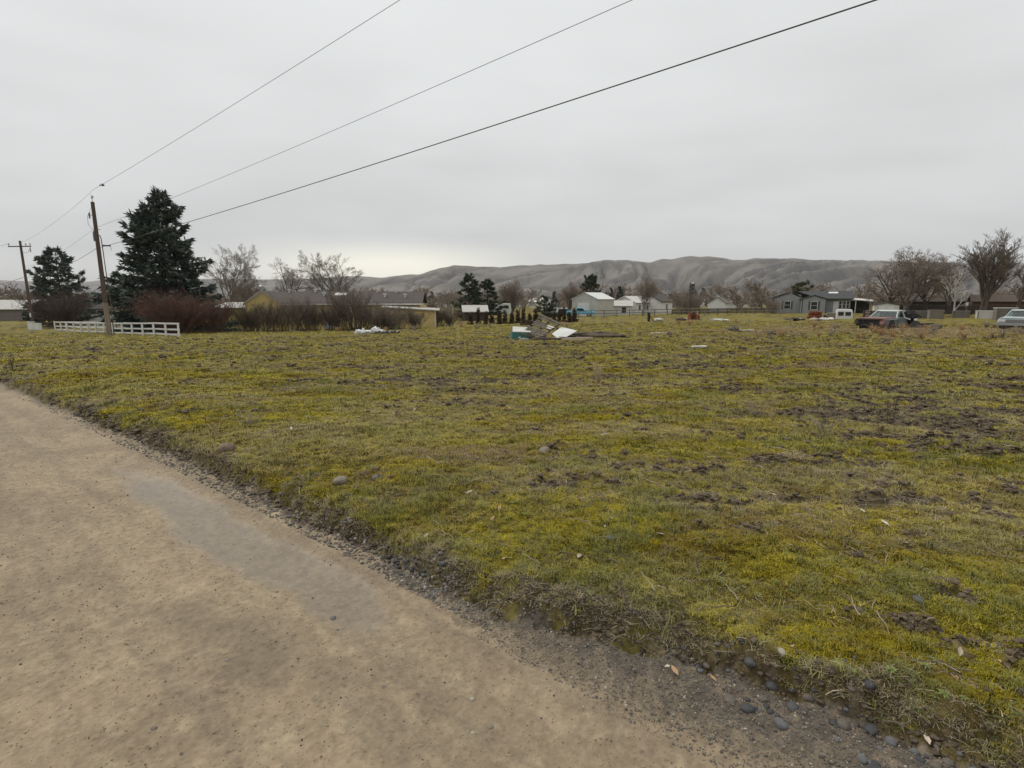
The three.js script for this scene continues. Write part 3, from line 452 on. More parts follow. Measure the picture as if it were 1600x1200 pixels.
// ---------------------------------------------------------------- buildings
function windowOf(parent, x, y, z, w, h, o = {}) { // on a wall facing +z
  const win = part(parent, 'window', box(w - 0.1, h - 0.1, 0.04, x, y, z + 0.005), M.glass);
  const f = 0.07; part(win, 'frame', [box(w + f, f, 0.09, x, y + h / 2, z + 0.02), box(w + f, f, 0.09, x, y - h / 2, z + 0.02), box(f, h - f, 0.09, x - w / 2, y, z + 0.021), box(f, h - f, 0.09, x + w / 2, y, z + 0.021)], M.white);
  if (o.bar !== false) part(win, 'glazing_bar', box(w - f, 0.05, 0.07, x, y, z + 0.018), M.white);
  if (o.shutters) for (const s of [-1, 1]) part(parent, 'shutter', box(0.28, h + 0.1, 0.05, x + s * (w / 2 + 0.21), y, z + 0.03), M.trimDark);
  return win;
}
const gable = (w, h, rise) => [[-w / 2, 0], [w / 2, 0], [w / 2, h], [0, h + rise], [-w / 2, h]];
function roofPair(w, rise, depth, h, over, t) { // two slopes, ridge along z
  const k = rise / (w / 2), x1 = w / 2 + over, y1 = h - over * k, zz = depth / 2 + over;
  return [slab([0, h + rise, zz], [x1, y1, zz], [x1, y1, -zz], [0, h + rise, -zz], t), slab([0, h + rise, -zz], [-x1, y1, -zz], [-x1, y1, zz], [0, h + rise, zz], t)];
}
{ // the yellow house
  const t = thing('yellow_house', 'long yellow single-storey house with a grey shingle roof behind bare shrubs', 'house', [-0.338 * 62, gy(-21, -62) - 0.1, -62], 0.10);
  part(t, 'wall', box(18.4, 3.0, 8, 1.2, 1.5, -1, 0, 0, 0, 0.03), M.yellow);
  const rr = part(t, 'roof', [slab([-8.4, 2.96, 3.5], [10.7, 2.96, 3.5], [10.7, 4.25, -1], [-8.4, 4.25, -1], 0.14), slab([10.7, 2.96, -5.5], [-8.4, 2.96, -5.5], [-8.4, 4.25, -1.02], [10.7, 4.25, -1.02], 0.14)], M.roofGrey);
  part(t, 'fascia', box(19.1, 0.16, 0.05, 1.15, 2.95, 3.56), M.offwhite);
  for (const [x, z] of [[-4.8, -0.6], [-1.9, -0.6], [3.0, -0.6], [5.2, -0.6], [7.4, -0.6], [-0.6, 0.7], [6.3, 1.3], [8.6, 1.4]]) part(rr, 'roof_vent', [cyl(0.09, 0.09, 0.4, x, 4.25 - Math.abs(z + 1) * 0.287 + 0.25, z), box(0.36, 0.12, 0.36, x, 4.25 - Math.abs(z + 1) * 0.287 + 0.46, z)], M.white);
  part(rr, 'skylight', slab([0.6, 3.86, 0.9], [1.9, 3.86, 0.9], [1.9, 4.12, 0.0], [0.6, 4.12, 0.0], 0.10), M.white);
  part(t, 'gable_wall', prism(gable(3.6, 3.0, 1.2), 1.0, 0.02).translate(-6.3, 0, 3.45), M.yellow);
  part(t, 'gable_trim', [slab([-8.3, 2.84, 3.97], [-8.3, 3.04, 3.97], [-6.3, 4.36, 3.97], [-6.3, 4.16, 3.97], -0.06), slab([-4.3, 3.04, 3.97], [-4.3, 2.84, 3.97], [-6.3, 4.16, 3.97], [-6.3, 4.36, 3.97], -0.06)], M.woodPale);
  part(t, 'gable_roof', roofPair(3.6, 1.2, 1.2, 3.05, 0.12, 0.1).map((g) => g.translate(-6.3, 0, 3.2)), M.roofGrey);
  part(t, 'lean_to_wall', box(3.6, 2.6, 3.4, -9.6, 1.3, 1.6, 0, 0, 0, 0.02), M.yellow);
  part(t, 'lean_to_roof', slab([-11.8, 2.5, 3.6], [-6.6, 2.5, 3.6], [-6.6, 3.05, -0.4], [-11.8, 3.05, -0.4], 0.1), M.roofPale);
  part(t, 'annex_wall', box(5.2, 2.35, 3.2, 9.6, 1.18, 4.3, 0, 0, 0, 0.02), M.yellow);
  part(t, 'annex_roof', slab([6.4, 2.62, 6.2], [12.6, 2.25, 6.2], [12.6, 2.35, 2.4], [6.4, 2.72, 2.4], 0.12), M.roofPale);
  part(t, 'corner_board', box(0.14, 2.3, 0.1, 12.16, 1.15, 5.92), M.offwhite);
  for (const [x, y, w, h] of [[-1.6, 1.9, 0.9, 1.2], [2.2, 1.8, 1.2, 1.4], [4.4, 1.85, 0.9, 1.2]]) windowOf(t, x, y, 3.01, w, h);
  part(t, 'door', box(0.95, 2.05, 0.08, 0.2, 1.2, 3.02), M.white);
  const fl = part(t, 'flue', cyl(0.14, 0.14, 0.7, -7.6, 4.6, 0.2), M.steel); part(fl, 'cap', cyl(0.24, 0.05, 0.14, -7.6, 5.0, 0.2), M.steel);
}
{ // the grey house
  const t = thing('grey_house', 'grey house with a dark roof, white windows and a lean-to carport', 'house', [0.570 * 92, gy(0.57 * 92, -92) - 0.08, -92], -0.42);
  const W1 = 4.6, W2 = 3.8;
  part(t, 'wall', [prism(gable(W1, 2.55, 1.0), 7, 0.02).translate(-4.4, 0, -3.5), box(4.9, 2.5, 6, 2.6, 1.25, -3.4, 0, 0, 0, 0.02)], M.greySiding);
  part(t, 'bay_wall', prism(gable(W2, 2.45, 0.62), 3.4, 0.02).translate(-0.55, 0, -0.3), M.greySiding);
  for (const x of [-6.64, -2.16]) part(t, 'corner_board', box(0.16, 2.5, 0.05, x, 1.25, 0.03), M.trimDark);
  for (const x of [-2.3, 1.25]) part(t, 'corner_board', box(0.16, 2.4, 0.05, x, 1.2, 1.43), M.trimDark);
  const rf = part(t, 'roof', [...roofPair(W1 + 3.2, 1.35, 7.2, 2.5, 0.2, 0.14).map((g) => g.translate(-3.6, 0, -3.5)), slab([-1.4, 2.45, 0.2], [5.4, 2.45, 0.2], [5.4, 3.75, -3.4], [-2.4, 3.75, -3.4], 0.14), slab([5.4, 2.45, -6.6], [-1.4, 2.45, -6.6], [-2.4, 3.75, -3.42], [5.4, 3.75, -3.42], 0.14)], M.roofDark);
  part(t, 'bay_roof', roofPair(W2, 0.62, 3.4, 2.48, 0.22, 0.12).map((g) => g.translate(-0.55, 0, -0.3)), M.roofDark);
  part(rf, 'skylight', slab([1.9, 3.35, -1.9], [3.3, 3.35, -1.9], [3.3, 3.58, -2.6], [1.9, 3.58, -2.6], 0.16), M.white);
  windowOf(t, -4.5, 1.45, 0.0, 1.0, 1.35, { shutters: true }); windowOf(t, -0.5, 1.4, 1.4, 1.0, 1.35, { shutters: true });
  for (const x of [3.55, 4.15, 4.65]) windowOf(t, x, 1.55, -0.39, 0.42, 1.25);
  const d = part(t, 'door', box(0.75, 2.0, 0.07, 2.9, 1.1, -0.36), M.white); part(d, 'handle', box(0.05, 0.12, 0.06, 3.15, 1.05, -0.3), M.steel);
  part(t, 'awning', slab([5.3, 2.35, 1.6], [8.4, 2.0, 1.6], [8.4, 2.35, -3.2], [5.3, 2.6, -3.2], 0.12), M.white);
  for (const [x, z] of [[8.2, 1.4], [8.2, -2.8], [5.5, 1.4]]) part(t, 'awning_post', box(0.11, 2.25, 0.11, x, 1.08, z), M.offwhite);
  part(t, 'porch_back_wall', box(3.0, 2.2, 0.12, 6.8, 1.1, -3.0), M.woodDark);
  part(t, 'porch_bench', [box(1.6, 0.5, 0.6, 6.8, 0.7, -1.6), box(1.6, 0.6, 0.1, 6.8, 1.1, -1.95)], M.woodDark);
}
{ // white metal shed
  const t = thing('metal_shed', 'white metal shed with a gable front and a roll-up door', 'shed', [0.152 * 98, gy(0.152 * 98, -98) - 0.1, -98], -0.62); t.scale.set(1.18, 1.2, 1.18);
  part(t, 'wall', prism(gable(4.4, 2.55, 0.95), 5.6, 0.02), M.steelWall);
  for (const g of roofPair(4.4, 0.95, 5.6, 2.58, 0.12, 0.07)) part(t, 'roof_sheet', g, M.white);
  const dr = part(t, 'roll_up_door', box(1.9, 2.05, 0.06, -0.2, 1.04, 2.82), M.white);
  for (let k = 0; k < 4; k++) part(dr, 'door_panel', box(1.78, 0.44, 0.05, -0.2, 0.3 + k * 0.49, 2.85), M.white);
  part(t, 'door_trim', [box(0.12, 2.2, 0.06, -1.22, 1.1, 2.83), box(0.12, 2.2, 0.06, 0.82, 1.1, 2.83), box(2.16, 0.12, 0.06, -0.2, 2.16, 2.83)], M.offwhite);
}
function smallHouse(name, label, category, [x, y, z], turn, o, group) {
  const t = thing(name, label, category, [x, y - 0.1, z], turn, group);
  part(t, 'wall', prism(gable(o.d, o.h, o.rise), o.w, 0.02).rotateY(Math.PI / 2), o.wall);
  part(t, 'roof', roofPair(o.d, o.rise, o.w, o.h + 0.02, 0.3, 0.14).map((g) => g.rotateY(Math.PI / 2)), o.roof);
  const n = o.win || 0; for (let k = 0; k < n; k++) windowOf(t, (k - (n - 1) / 2) * o.w / n, o.h * 0.58, o.d / 2 - 0.005, 0.9, 1.1);
  if (o.door) part(t, 'door', box(0.95, 2.0, 0.07, o.door, 1.05, o.d / 2 + 0.02), M.white);
  return t;
}
smallHouse('low_barn', 'low grey barn with a pale roof beside the far utility pole', 'shed', at(-0.922, 100), 0.5, { w: 7.5, d: 5, h: 2.3, rise: 1.5, wall: M.woodGrey, roof: M.roofPale });
smallHouse('white_cottage', 'pale cottage half hidden behind the near utility pole', 'house', at(-0.770, 84), 0.9, { w: 7, d: 5, h: 2.5, rise: 1.3, wall: M.offwhite, roof: M.roofGrey, win: 3, door: 2.9 });
smallHouse('white_house', 'white house with a pale roof right of the white metal shed', 'house', at(0.196, 104), -0.2, { w: 5.5, d: 5, h: 1.8, rise: 0.9, wall: M.white, roof: M.roofPale, win: 2 });
smallHouse('white_house', 'small white house with a steep roof beside the short-trunked pale tree', 'house', at(0.226, 110), 0.8, { w: 6, d: 5, h: 2.4, rise: 1.2, wall: M.white, roof: M.offwhite, win: 2 });
smallHouse('white_house', 'white house with a pale gable between the pale tree and the brown dome shrub', 'house', at(0.268, 112), 0.9, { w: 6, d: 5, h: 2.6, rise: 1.3, wall: M.white, roof: M.roofGrey, win: 1 });
smallHouse('white_house', 'little white house beyond the rail fence, right of the distant pole', 'house', at(0.388, 135), 1.0, { w: 5.5, d: 4, h: 2.2, rise: 1.4, wall: M.white, roof: M.woodGrey });
smallHouse('pale_roofed_shed', 'little shed with a pale roof under the two pines', 'shed', at(-0.070, 82), 0.15, { w: 3.4, d: 3, h: 1.5, rise: 0.8, wall: M.woodDark, roof: M.roofPale });
smallHouse('brown_house', 'brown wooden house behind the vase-shaped bare tree', 'house', at(0.905, 84), -0.6, { w: 6, d: 5, h: 2.0, rise: 0.9, wall: scaled(M.wood, 0.12, 0.07, 0.045), roof: scaled(M.wood, 0.10, 0.072, 0.055) });
smallHouse('dark_barn', 'dark brown barn behind the bare trees and white birch', 'shed', at(0.765, 92), -0.5, { w: 11, d: 5, h: 2.0, rise: 0.8, wall: M.woodDark, roof: M.woodDark });
{ // low white garden shed
  const t = thing('garden_shed', 'small low white shed with panel doors behind the wrecked car', 'shed', at(0.700, 68, -0.05), -0.5);
  part(t, 'wall', prism(gable(2.6, 1.55, 0.25), 1.8, 0.02), M.offwhite); part(t, 'roof', roofPair(2.6, 0.25, 1.8, 1.57, 0.12, 0.06), M.roofGrey);
  for (const x of [-0.42, 0.42]) part(t, 'door', box(0.78, 1.4, 0.05, x, 0.75, 0.92), M.white);
}
{ // white camper trailer, far
  const t = thing('white_trailer', 'long low white trailer parked behind the brown arborvitae row', 'trailer', at(-0.024, 92, 0), 0.05);
  part(t, 'body', prism([[-2.0, 0.7], [2.0, 0.7], [2.05, 1.5], [1.9, 2.5], [-1.8, 2.5], [-2.05, 1.7]], 2.0, 0.06), M.white);
  for (const x of [-1.1, 0.3, 1.3]) part(t, 'window', box(0.6, 0.5, 0.05, x, 1.9, 1.0), M.glass);
  for (const z of [-0.8, 0.8]) part(t, 'wheel', cyl(0.36, 0.36, 0.22, 0.1, 0.36, z, Math.PI / 2, 0, 0, 16), M.black);
  part(t, 'jack_stand', box(0.1, 0.75, 0.1, -1.9, 0.37, 0), M.steel);
}

// ---------------------------------------------------------------- town on the valley floor
{
  const R = rngOf(500), protos = [], roofs = [M.roofGrey, M.roofPale, M.white, M.roofDark], walls = [M.white, M.offwhite, M.steelWall, M.white, M.woodGrey];
  const spots = []; for (let i = 0; i < 120; i++) { const Z = 230 * Math.pow(6.2, R()), b = -0.95 + 2.0 * R(); if (b < -0.2 && R() < 0.45) continue; spots.push([b, Z]); }
  for (let i = 0; i < 24; i++) spots.push([0.34 + 0.32 * R(), 420 + 500 * R()]);
  spots.forEach(([b, Z], i) => {
    const x = b * Z, p = [x, gy(x, -Z), -Z], k = i % 5, turn = R() * 3;
    if (i < 5) { const h = smallHouse('valley_house', ['white', 'cream', 'beige', 'pale', 'grey'][i] + ' house among the trees far out on the valley floor', 'house', p, turn, { w: 12 + 5 * (i % 3), d: 8, h: 3.2, rise: 2.2, wall: walls[i], roof: roofs[i % 4], win: 3 }, 'houses on the valley floor'); protos.push(h); }
    else copyOf(protos[k], p, turn, [0.8 + 0.7 * R(), 0.85 + 0.4 * R(), 1]);
  });
  const far = thing('far_tree', 'bare grey-brown tree out on the valley floor', 'tree', at(0.02, 190), 0, 'bare trees on the valley floor'); part(far, 'trunk', kitE.trunk, M.twigPink); part(far, 'crown', kitE.twigs, M.twigPink); far.scale.set(1.1, 1.1, 1.1);
  for (let i = 0; i < 280; i++) { const Z = 135 * Math.pow(6, R() * R()), b = -1.0 + 2.1 * R(), s = 0.85 + 0.7 * R(); copyOf(far, at(b, Z, -0.2), R() * 6, [s * 1.5, s, s * 1.5]); }
  const farE = thing('far_evergreen', 'dark evergreen out on the valley floor', 'tree', at(-0.15, 300), 0, 'evergreens on the valley floor'); part(farE, 'trunk', firKit.wood, M.barkDark); part(farE, 'crown', mergeGeometries([firKit.a, firKit.b]), M.spruce); farE.scale.setScalar(2);
  for (let i = 0; i < 34; i++) { const Z = 260 * Math.pow(4, R()), b = -0.95 + 2 * R(), s = 1.3 + 1.6 * R(); copyOf(farE, at(b, Z, -0.2), R() * 6, [s * 1.2, s, s * 1.2]); }
  // brushy bare wood closing the foot of the hills: too far to tell stems apart
  const wood = new THREE.InstancedMesh(kitE.twigs, M.twigPink, 900); wood.name = 'distant_woodland'; wood.userData = { kind: 'stuff', label: 'grey-brown bare woodland at the foot of the hills', category: 'woodland' };
  const m = new THREE.Matrix4(), q = new THREE.Quaternion(), up = V(0, 1, 0);
  for (let i = 0; i < 900; i++) { const Z = 420 + 900 * R(), b = -1.1 + 2.3 * R(), s = 1.1 + 0.8 * R(), x = b * Z; m.compose(V(x, gy(x, -Z) - 1.2, -Z), q.setFromAxisAngle(up, R() * 6), V(s * 2.2, s * 0.9, s * 2.2)); wood.setMatrixAt(i, m); }
  scene.add(shade(wood));
}

// ---------------------------------------------------------------- utility poles and wires
const poleLine = [-30.4, -40];
function utilityPole(x, z, h, label, lean) {
  const y = gy(x, z), t = thing('utility_pole', label, 'utility pole', [x, y - 0.15, z], 0, 'utility poles along the lane'); t.rotation.z = lean;
  part(t, 'pole', cyl(0.17, 0.115, h + 0.15, 0, (h + 0.15) / 2, 0, 0, 0, 0, 14), M.poleDark);
  return t;
}
const P1 = utilityPole(-30.4, -40, 9.75, 'wooden utility pole with a bleached foot beside the white rail fence', 0.006);
part(P1, 'bleached_sleeve', cyl(0.182, 0.165, 2.6, 0, 1.35, 0, 0, 0, 0, 14), M.poleGrey, 'bleached grey lower length of the pole');
part(P1, 'insulator', [cyl(0.02, 0.02, 0.3, 0, 10.0, 0), cyl(0.05, 0.06, 0.12, 0, 10.2, 0), cyl(0.025, 0.025, 0.22, 0.06, 10.3, 0, 0, 0, 0.9)], M.ceramic);
part(P1, 'cut_out_fuse', [cyl(0.05, 0.05, 0.42, -0.34, 8.95, 0, 0, 0, -0.08), cyl(0.02, 0.02, 0.26, -0.22, 8.95, 0, 0, 0, 1.57), box(0.06, 0.2, 0.06, -0.38, 9.0, 0)], M.ceramic);
{ const m = new Mesher(); m.tube([V(-0.1, 9.6, 0), V(-0.5, 8.9, 0), V(-0.52, 8.3, 0), V(-0.2, 7.95, 0), V(-0.12, 7.8, 0)], [0.012, 0.012, 0.012, 0.012, 0.012], 5); part(P1, 'jumper_wire', m.geo(), M.wire); }
part(P1, 'terminal_box', [cyl(0.06, 0.06, 0.62, -0.2, 7.45, 0.02), box(0.1, 0.16, 0.1, -0.18, 7.78, 0)], M.ceramic);
part(P1, 'bracket', box(0.22, 0.05, 0.06, 0.2, 7.95, 0.02), M.steel);
{ const m = new Mesher(); m.tube([V(0.14, 7.55, 0.03), V(0.24, 7.55, 0.03), V(0.32, 7.3, 0.03), V(0.40, 3.0, 0.03), V(0.36, 0.1, 0.03)], [0.03, 0.03, 0.03, 0.03, 0.03], 6); part(P1, 'conduit', m.geo(), M.poleDark); }
const P2 = utilityPole(-57.7, -64, 10.4, 'far wooden utility pole with a crossarm beside two white utility boxes', 0.012);
part(P2, 'crossarm', box(2.7, 0.12, 0.1, 0, 9.9, 0.14), M.poleDark);
for (const x of [-1.25, 0.75, 1.25]) part(P2, 'insulator', [cyl(0.03, 0.03, 0.16, x, 10.05, 0.14), cyl(0.07, 0.05, 0.14, x, 10.17, 0.14)], M.ceramic);
part(P2, 'cut_out_fuse', [cyl(0.05, 0.05, 0.5, 1.2, 9.5, 0.14), cyl(0.02, 0.02, 0.2, 1.2, 9.8, 0.14)], M.ceramic);
{ const m = new Mesher(); m.tube([V(1.2, 9.7, 0.14), V(0.9, 9.2, 0.14), V(0.4, 9.15, 0.14), V(0.1, 9.3, 0.1)], [0.015, 0.015, 0.015, 0.015], 5); part(P2, 'jumper_wire', m.geo(), M.wire); }
part(P2, 'warning_plate', box(0.2, 0.5, 0.03, 0.02, 1.9, 0.19), M.offwhite);
for (const [b, Z, h, label] of [[-0.905, 63, 0.9, 'narrow white utility box left of the far pole foot'], [-0.893, 61.5, 0.75, 'squat white utility box right of the far pole foot']]) {
  const t = thing('utility_box', label, 'utility box', at(b, Z, -0.03), 0.3, 'white utility boxes'); part(t, 'cabinet', box(0.55, h, 0.5, 0, h / 2, 0, 0, 0, 0, 0.03), M.white); part(t, 'lid', box(0.6, 0.07, 0.55, 0, h + 0.03, 0, 0, 0, 0, 0.02), M.offwhite);
}
const P3 = utilityPole(33.5, 10.5, 14.5, 'tallest plain wooden utility pole where the long wires end beside the road', 0);
part(P3, 'insulator', [cyl(0.02, 0.02, 0.3, 0, 14.6, 0), cyl(0.05, 0.06, 0.12, 0, 14.8, 0)], M.ceramic);
function wireOf(name, a, b, sag, r, m, label, cat = 'wire', group = 'overhead wires') {
  const pts = [], rad = []; for (let i = 0; i <= 48; i++) { const t = i / 48; pts.push(V(lerp(a[0], b[0], t), lerp(a[1], b[1], t) - sag * 4 * t * (1 - t), lerp(a[2], b[2], t))); rad.push(r); }
  const k = new Mesher(); k.tube(pts, rad, 6); return solo(name, k.geo(), m, label, cat, [0, 0, 0], 0, group);
}
const p1y = gy(-30.4, -40), p2y = gy(-57.7, -64);
wireOf('overhead_wire', [-30.4, 1.6 + 7.65, -40], [33.5, 14.7, 10.5], 0.46, 0.0085, M.wirePale, 'thin topmost overhead wire rising from the near pole top across the sky');
wireOf('overhead_wire', [-30.25, 6.7, -39.95], [33.5, 11.33, 10.5], 0.57, 0.0075, M.wirePale, 'thin middle overhead wire running from the near pole across the sky');
wireOf('overhead_cable', [-30.25, 5.23, -39.9], [33.5, 9.06, 10.5], 0.47, 0.0145, M.wire, 'thick dark lowest overhead cable crossing the whole sky', 'cable');
wireOf('overhead_wire', [-30.4, 9.2, -40], [-57.7, p2y + 10.1, -63.8], 0.35, 0.007, M.wirePale, 'thin top wire between the near pole and the far pole');
wireOf('overhead_cable', [-30.5, 5.2, -39.95], [-57.7, p2y + 6.2, -63.8], 0.5, 0.013, M.wire, 'dark cable between the near pole and the far pole', 'cable');
wireOf('overhead_wire', [-30.5, 6.65, -40], [-57.7, p2y + 7.4, -63.8], 0.5, 0.006, M.wirePale, 'thin middle wire between the near pole and the far pole');
wireOf('overhead_cable', [-57.85, p2y + 6.2, -63.8], [-92, p2y + 5.2, -88], 0.6, 0.02, M.wire, 'dark cable leaving the far pole away from the near one', 'cable');
wireOf('overhead_wire', [-58.9, p2y + 10.1, -63.8], [-94, p2y + 10, -86], 0.5, 0.014, M.wirePale, 'thin wire leaving the crossarm of the far pole');
{ const t = thing('cable_splice', 'small dark splice case on the thick cable next to the near pole', 'splice case', [-29.0, 5.27, -38.9], 0.67); part(t, 'case', cyl(0.05, 0.05, 0.5, 0, 0, 0, 0, 0, 1.57), M.dark); part(t, 'drop_loop', cyl(0.012, 0.012, 0.34, 0.24, -0.16, 0), M.dark); }
{ const t = thing('wire_clamp', 'small dark clamp on the topmost wire near the pole', 'clamp', [-28.6, 9.33, -38.6], 0.67); part(t, 'body', [cyl(0.05, 0.03, 0.3, 0, 0, 0, 0, 0, 1.57), box(0.12, 0.12, 0.06, 0.05, 0.05, 0)], M.dark); }
{ const p = at(0.332, 94), t = thing('yard_light_pole', 'thin distant wooden pole with a white lamp head behind the rail fence', 'pole', [p[0], p[1] - 0.1, p[2]]); part(t, 'pole', cyl(0.13, 0.09, 5.6, 0, 2.8, 0), M.poleDark); part(t, 'arm', cyl(0.03, 0.03, 0.5, 0.2, 5.5, 0, 0, 0, 1.2), M.steel); part(t, 'lamp_head', [cyl(0.16, 0.1, 0.2, 0.45, 5.62, 0), cyl(0.12, 0.16, 0.12, 0.45, 5.48, 0)], M.white); }
{ const x = 0.336 * 2500, t = thing('radio_mast', 'hair-thin radio mast on the hill crest', 'mast', [x - 22, 143, -2500]); part(t, 'mast', [cyl(0.9, 0.5, 46, 0, 23, 0)], M.steel); part(t, 'base', box(4, 3, 4, 0, 1, 0), M.offwhite); }

// ---------------------------------------------------------------- fences
function railFence(name, label, a, b, posts, h, rails, m, group, ps = 0.11, thick = 0.045) {
  const t = thing(name, label, 'fence', [a[0], gy(a[0], a[1]), a[1]], 0, group), P = []; const R = rngOf(posts * 7 + 3);
  for (let k = 0; k < posts; k++) { const f = k / (posts - 1), x = lerp(a[0], b[0], f), z = lerp(a[1], b[1], f); P.push([x - a[0], gy(x, z) - gy(a[0], a[1]), z - a[1]]); }
  const turn = Math.atan2(-(b[1] - a[1]), b[0] - a[0]);
  P.forEach(([x, y, z]) => part(t, 'post', box(ps, h + 0.1, ps, x, y + h / 2 - 0.05, z, 0, turn, (R() - 0.5) * 0.03), m));
  for (const r of rails) for (let k = 0; k < posts - 1; k++) { const p = P[k], q = P[k + 1], dx = q[0] - p[0], dy = q[1] - p[1], dz = q[2] - p[2], L = Math.hypot(dx, dy, dz); part(t, 'rail', box(L, 0.12, thick, (p[0] + q[0]) / 2 + Math.sin(turn) * (ps / 2 + thick / 2), (p[1] + q[1]) / 2 + r, (p[2] + q[2]) / 2 + Math.cos(turn) * (ps / 2 + thick / 2), 0, turn, Math.asin(dy / L) + (R() - 0.5) * 0.008), m); }
  return t;
}
railFence('white_rail_fence', 'white three-rail fence running past the near utility pole', [-23.4, -37.2], [-48.4, -56.2], 15, 0.98, [0.14, 0.50, 0.92], M.white, 'white rail fences');
railFence('white_rail_fence', 'second white rail fence just behind the first, under the pale cottage', [-36.0, -49.5], [-47.8, -56.9], 8, 1.02, [0.50, 0.94], M.white, 'white rail fences');
railFence('board_rail_fence', 'long dark wooden rail fence across the far side of the field', [0.125 * 86, -86], [0.500 * 88, -88], 17, 1.15, [0.62, 1.05], M.woodGrey, 'rail fences', 0.13);
railFence('stock_panel_fence', 'dark low board fence behind the rail fence by the grey house', [0.30 * 95, -95], [0.49 * 95, -95], 12, 1.0, [0.2, 0.36, 0.52, 0.68, 0.84], M.woodDark, 'rail fences');
railFence('yard_fence', 'weathered dark board fence behind the birch and bare trees', [0.71 * 76, -76], [1.02 * 73, -73], 13, 1.5, [0.2, 0.34, 0.48, 0.62, 0.76, 0.90, 1.04, 1.18, 1.32], M.woodDark, 'rail fences');

// ---------------------------------------------------------------- vehicles
function sedan(name, label, pos, turn, o, group) { // long old saloon; nose towards +x
  const t = thing(name, label, 'car', pos, turn, group), arch = (s, x, r) => { for (let k = 0; k <= 10; k++) { const a = Math.PI * k / 10; s.push([x + r * Math.cos(a), 0.32 + r * Math.sin(a)]); } };
  const side = [[-2.62, 0.36], [-2.66, 0.62], [-2.58, 0.84], [-1.4, 0.90], [0.75, 0.90], [2.35, 0.84], [2.6, 0.80], [2.64, 0.60], [2.6, 0.34]]; arch(side, 1.6, 0.40); side.push([1.15, 0.28], [-1.0, 0.28]); arch(side, -1.45, 0.40); side.push([-1.9, 0.32]);
  part(t, 'body', prism(side, 1.86, 0.05), o.body);
  part(t, 'underbody', box(4.6, 0.22, 1.3, 0, 0.34, 0), M.black);
  part(t, 'hood', slab([0.86, 0.905, 0.84], [2.5, 0.845, 0.84], [2.5, 0.845, -0.84], [0.86, 0.905, -0.84], 0.035), o.hood);
  part(t, 'trunk_lid', slab([-2.5, 0.87, 0.82], [-1.5, 0.915, 0.82], [-1.5, 0.915, -0.82], [-2.5, 0.87, -0.82], 0.03), o.body);
  for (const s of [-1, 1]) {
    part(t, 'door', slab([-0.95, 0.34, s * 0.945], [0.72, 0.34, s * 0.945], [0.72, 0.87, s * 0.945], [-0.95, 0.87, s * 0.945], s * 0.02), o.door);
    const bar = (a, b) => { const m = new Mesher(); m.tube([V(...a), V(...b)], [0.045, 0.04], 5); return m.geo(); };
    part(t, 'pillar', [bar([0.80, 0.88, s * 0.86], [0.16, 1.36, s * 0.66]), bar([-0.50, 0.88, s * 0.88], [-0.48, 1.36, s * 0.68]), bar([-1.66, 0.88, s * 0.84], [-1.08, 1.36, s * 0.64])], o.roof);
    part(t, 'side_window', slab([-0.46, 0.9, s * 0.865], [0.70, 0.9, s * 0.865], [0.14, 1.35, s * 0.675], [-0.46, 1.35, s * 0.675], 0.006), M.pane);
    part(t, 'side_window', slab([-1.55, 0.9, s * 0.855], [-0.54, 0.9, s * 0.87], [-0.52, 1.35, s * 0.675], [-1.06, 1.35, s * 0.655], 0.006), M.pane);
    part(t, 'trim_strip', box(4.4, 0.05, 0.03, -0.1, 0.80, s * 0.945), M.steel);
  }
  part(t, 'windshield', slab([0.78, 0.9, -0.82], [0.78, 0.9, 0.82], [0.15, 1.36, 0.63], [0.15, 1.36, -0.63], 0.006), M.pane);
  part(t, 'rear_window', slab([-1.62, 0.9, 0.8], [-1.62, 0.9, -0.8], [-1.08, 1.36, -0.62], [-1.08, 1.36, 0.62], 0.006), M.pane);
  part(t, 'roof', prism([[-1.16, 1.34], [0.22, 1.34], [0.12, 1.40], [-0.45, 1.43], [-1.02, 1.40]], 1.40, 0.03), o.roof);
  for (const x of [0.1, -0.9]) part(t, 'bench_seat', [box(0.5, 0.3, 1.3, x - 0.1, 0.75, 0), box(0.16, 0.55, 1.3, x - 0.38, 0.98, 0, 0, 0, 0.15)], M.dark);
  for (const [x, z] of o.wheels) { const w = part(t, 'wheel', cyl(0.34, 0.34, 0.2, x, 0.34 - (o.sink || 0), z, Math.PI / 2, 0, 0, 20), M.black); part(w, 'rim', cyl(0.19, 0.17, 0.22, x, 0.34 - (o.sink || 0), z, Math.PI / 2, 0, 0, 16), M.steel); }
  return t;
}
const rustHood = mat(0.22, 0.115, 0.098, 0.75, { map: grainPaint }), noseDark = mat(0.05, 0.035, 0.03, 0.9, { map: grainPaint }), carTeal = mat(0.115, 0.14, 0.142, 0.55, { map: grainPaint }), carPale = mat(0.42, 0.47, 0.47, 0.45, { map: grainPaint });  // near-black brown for the nose frame and one fender
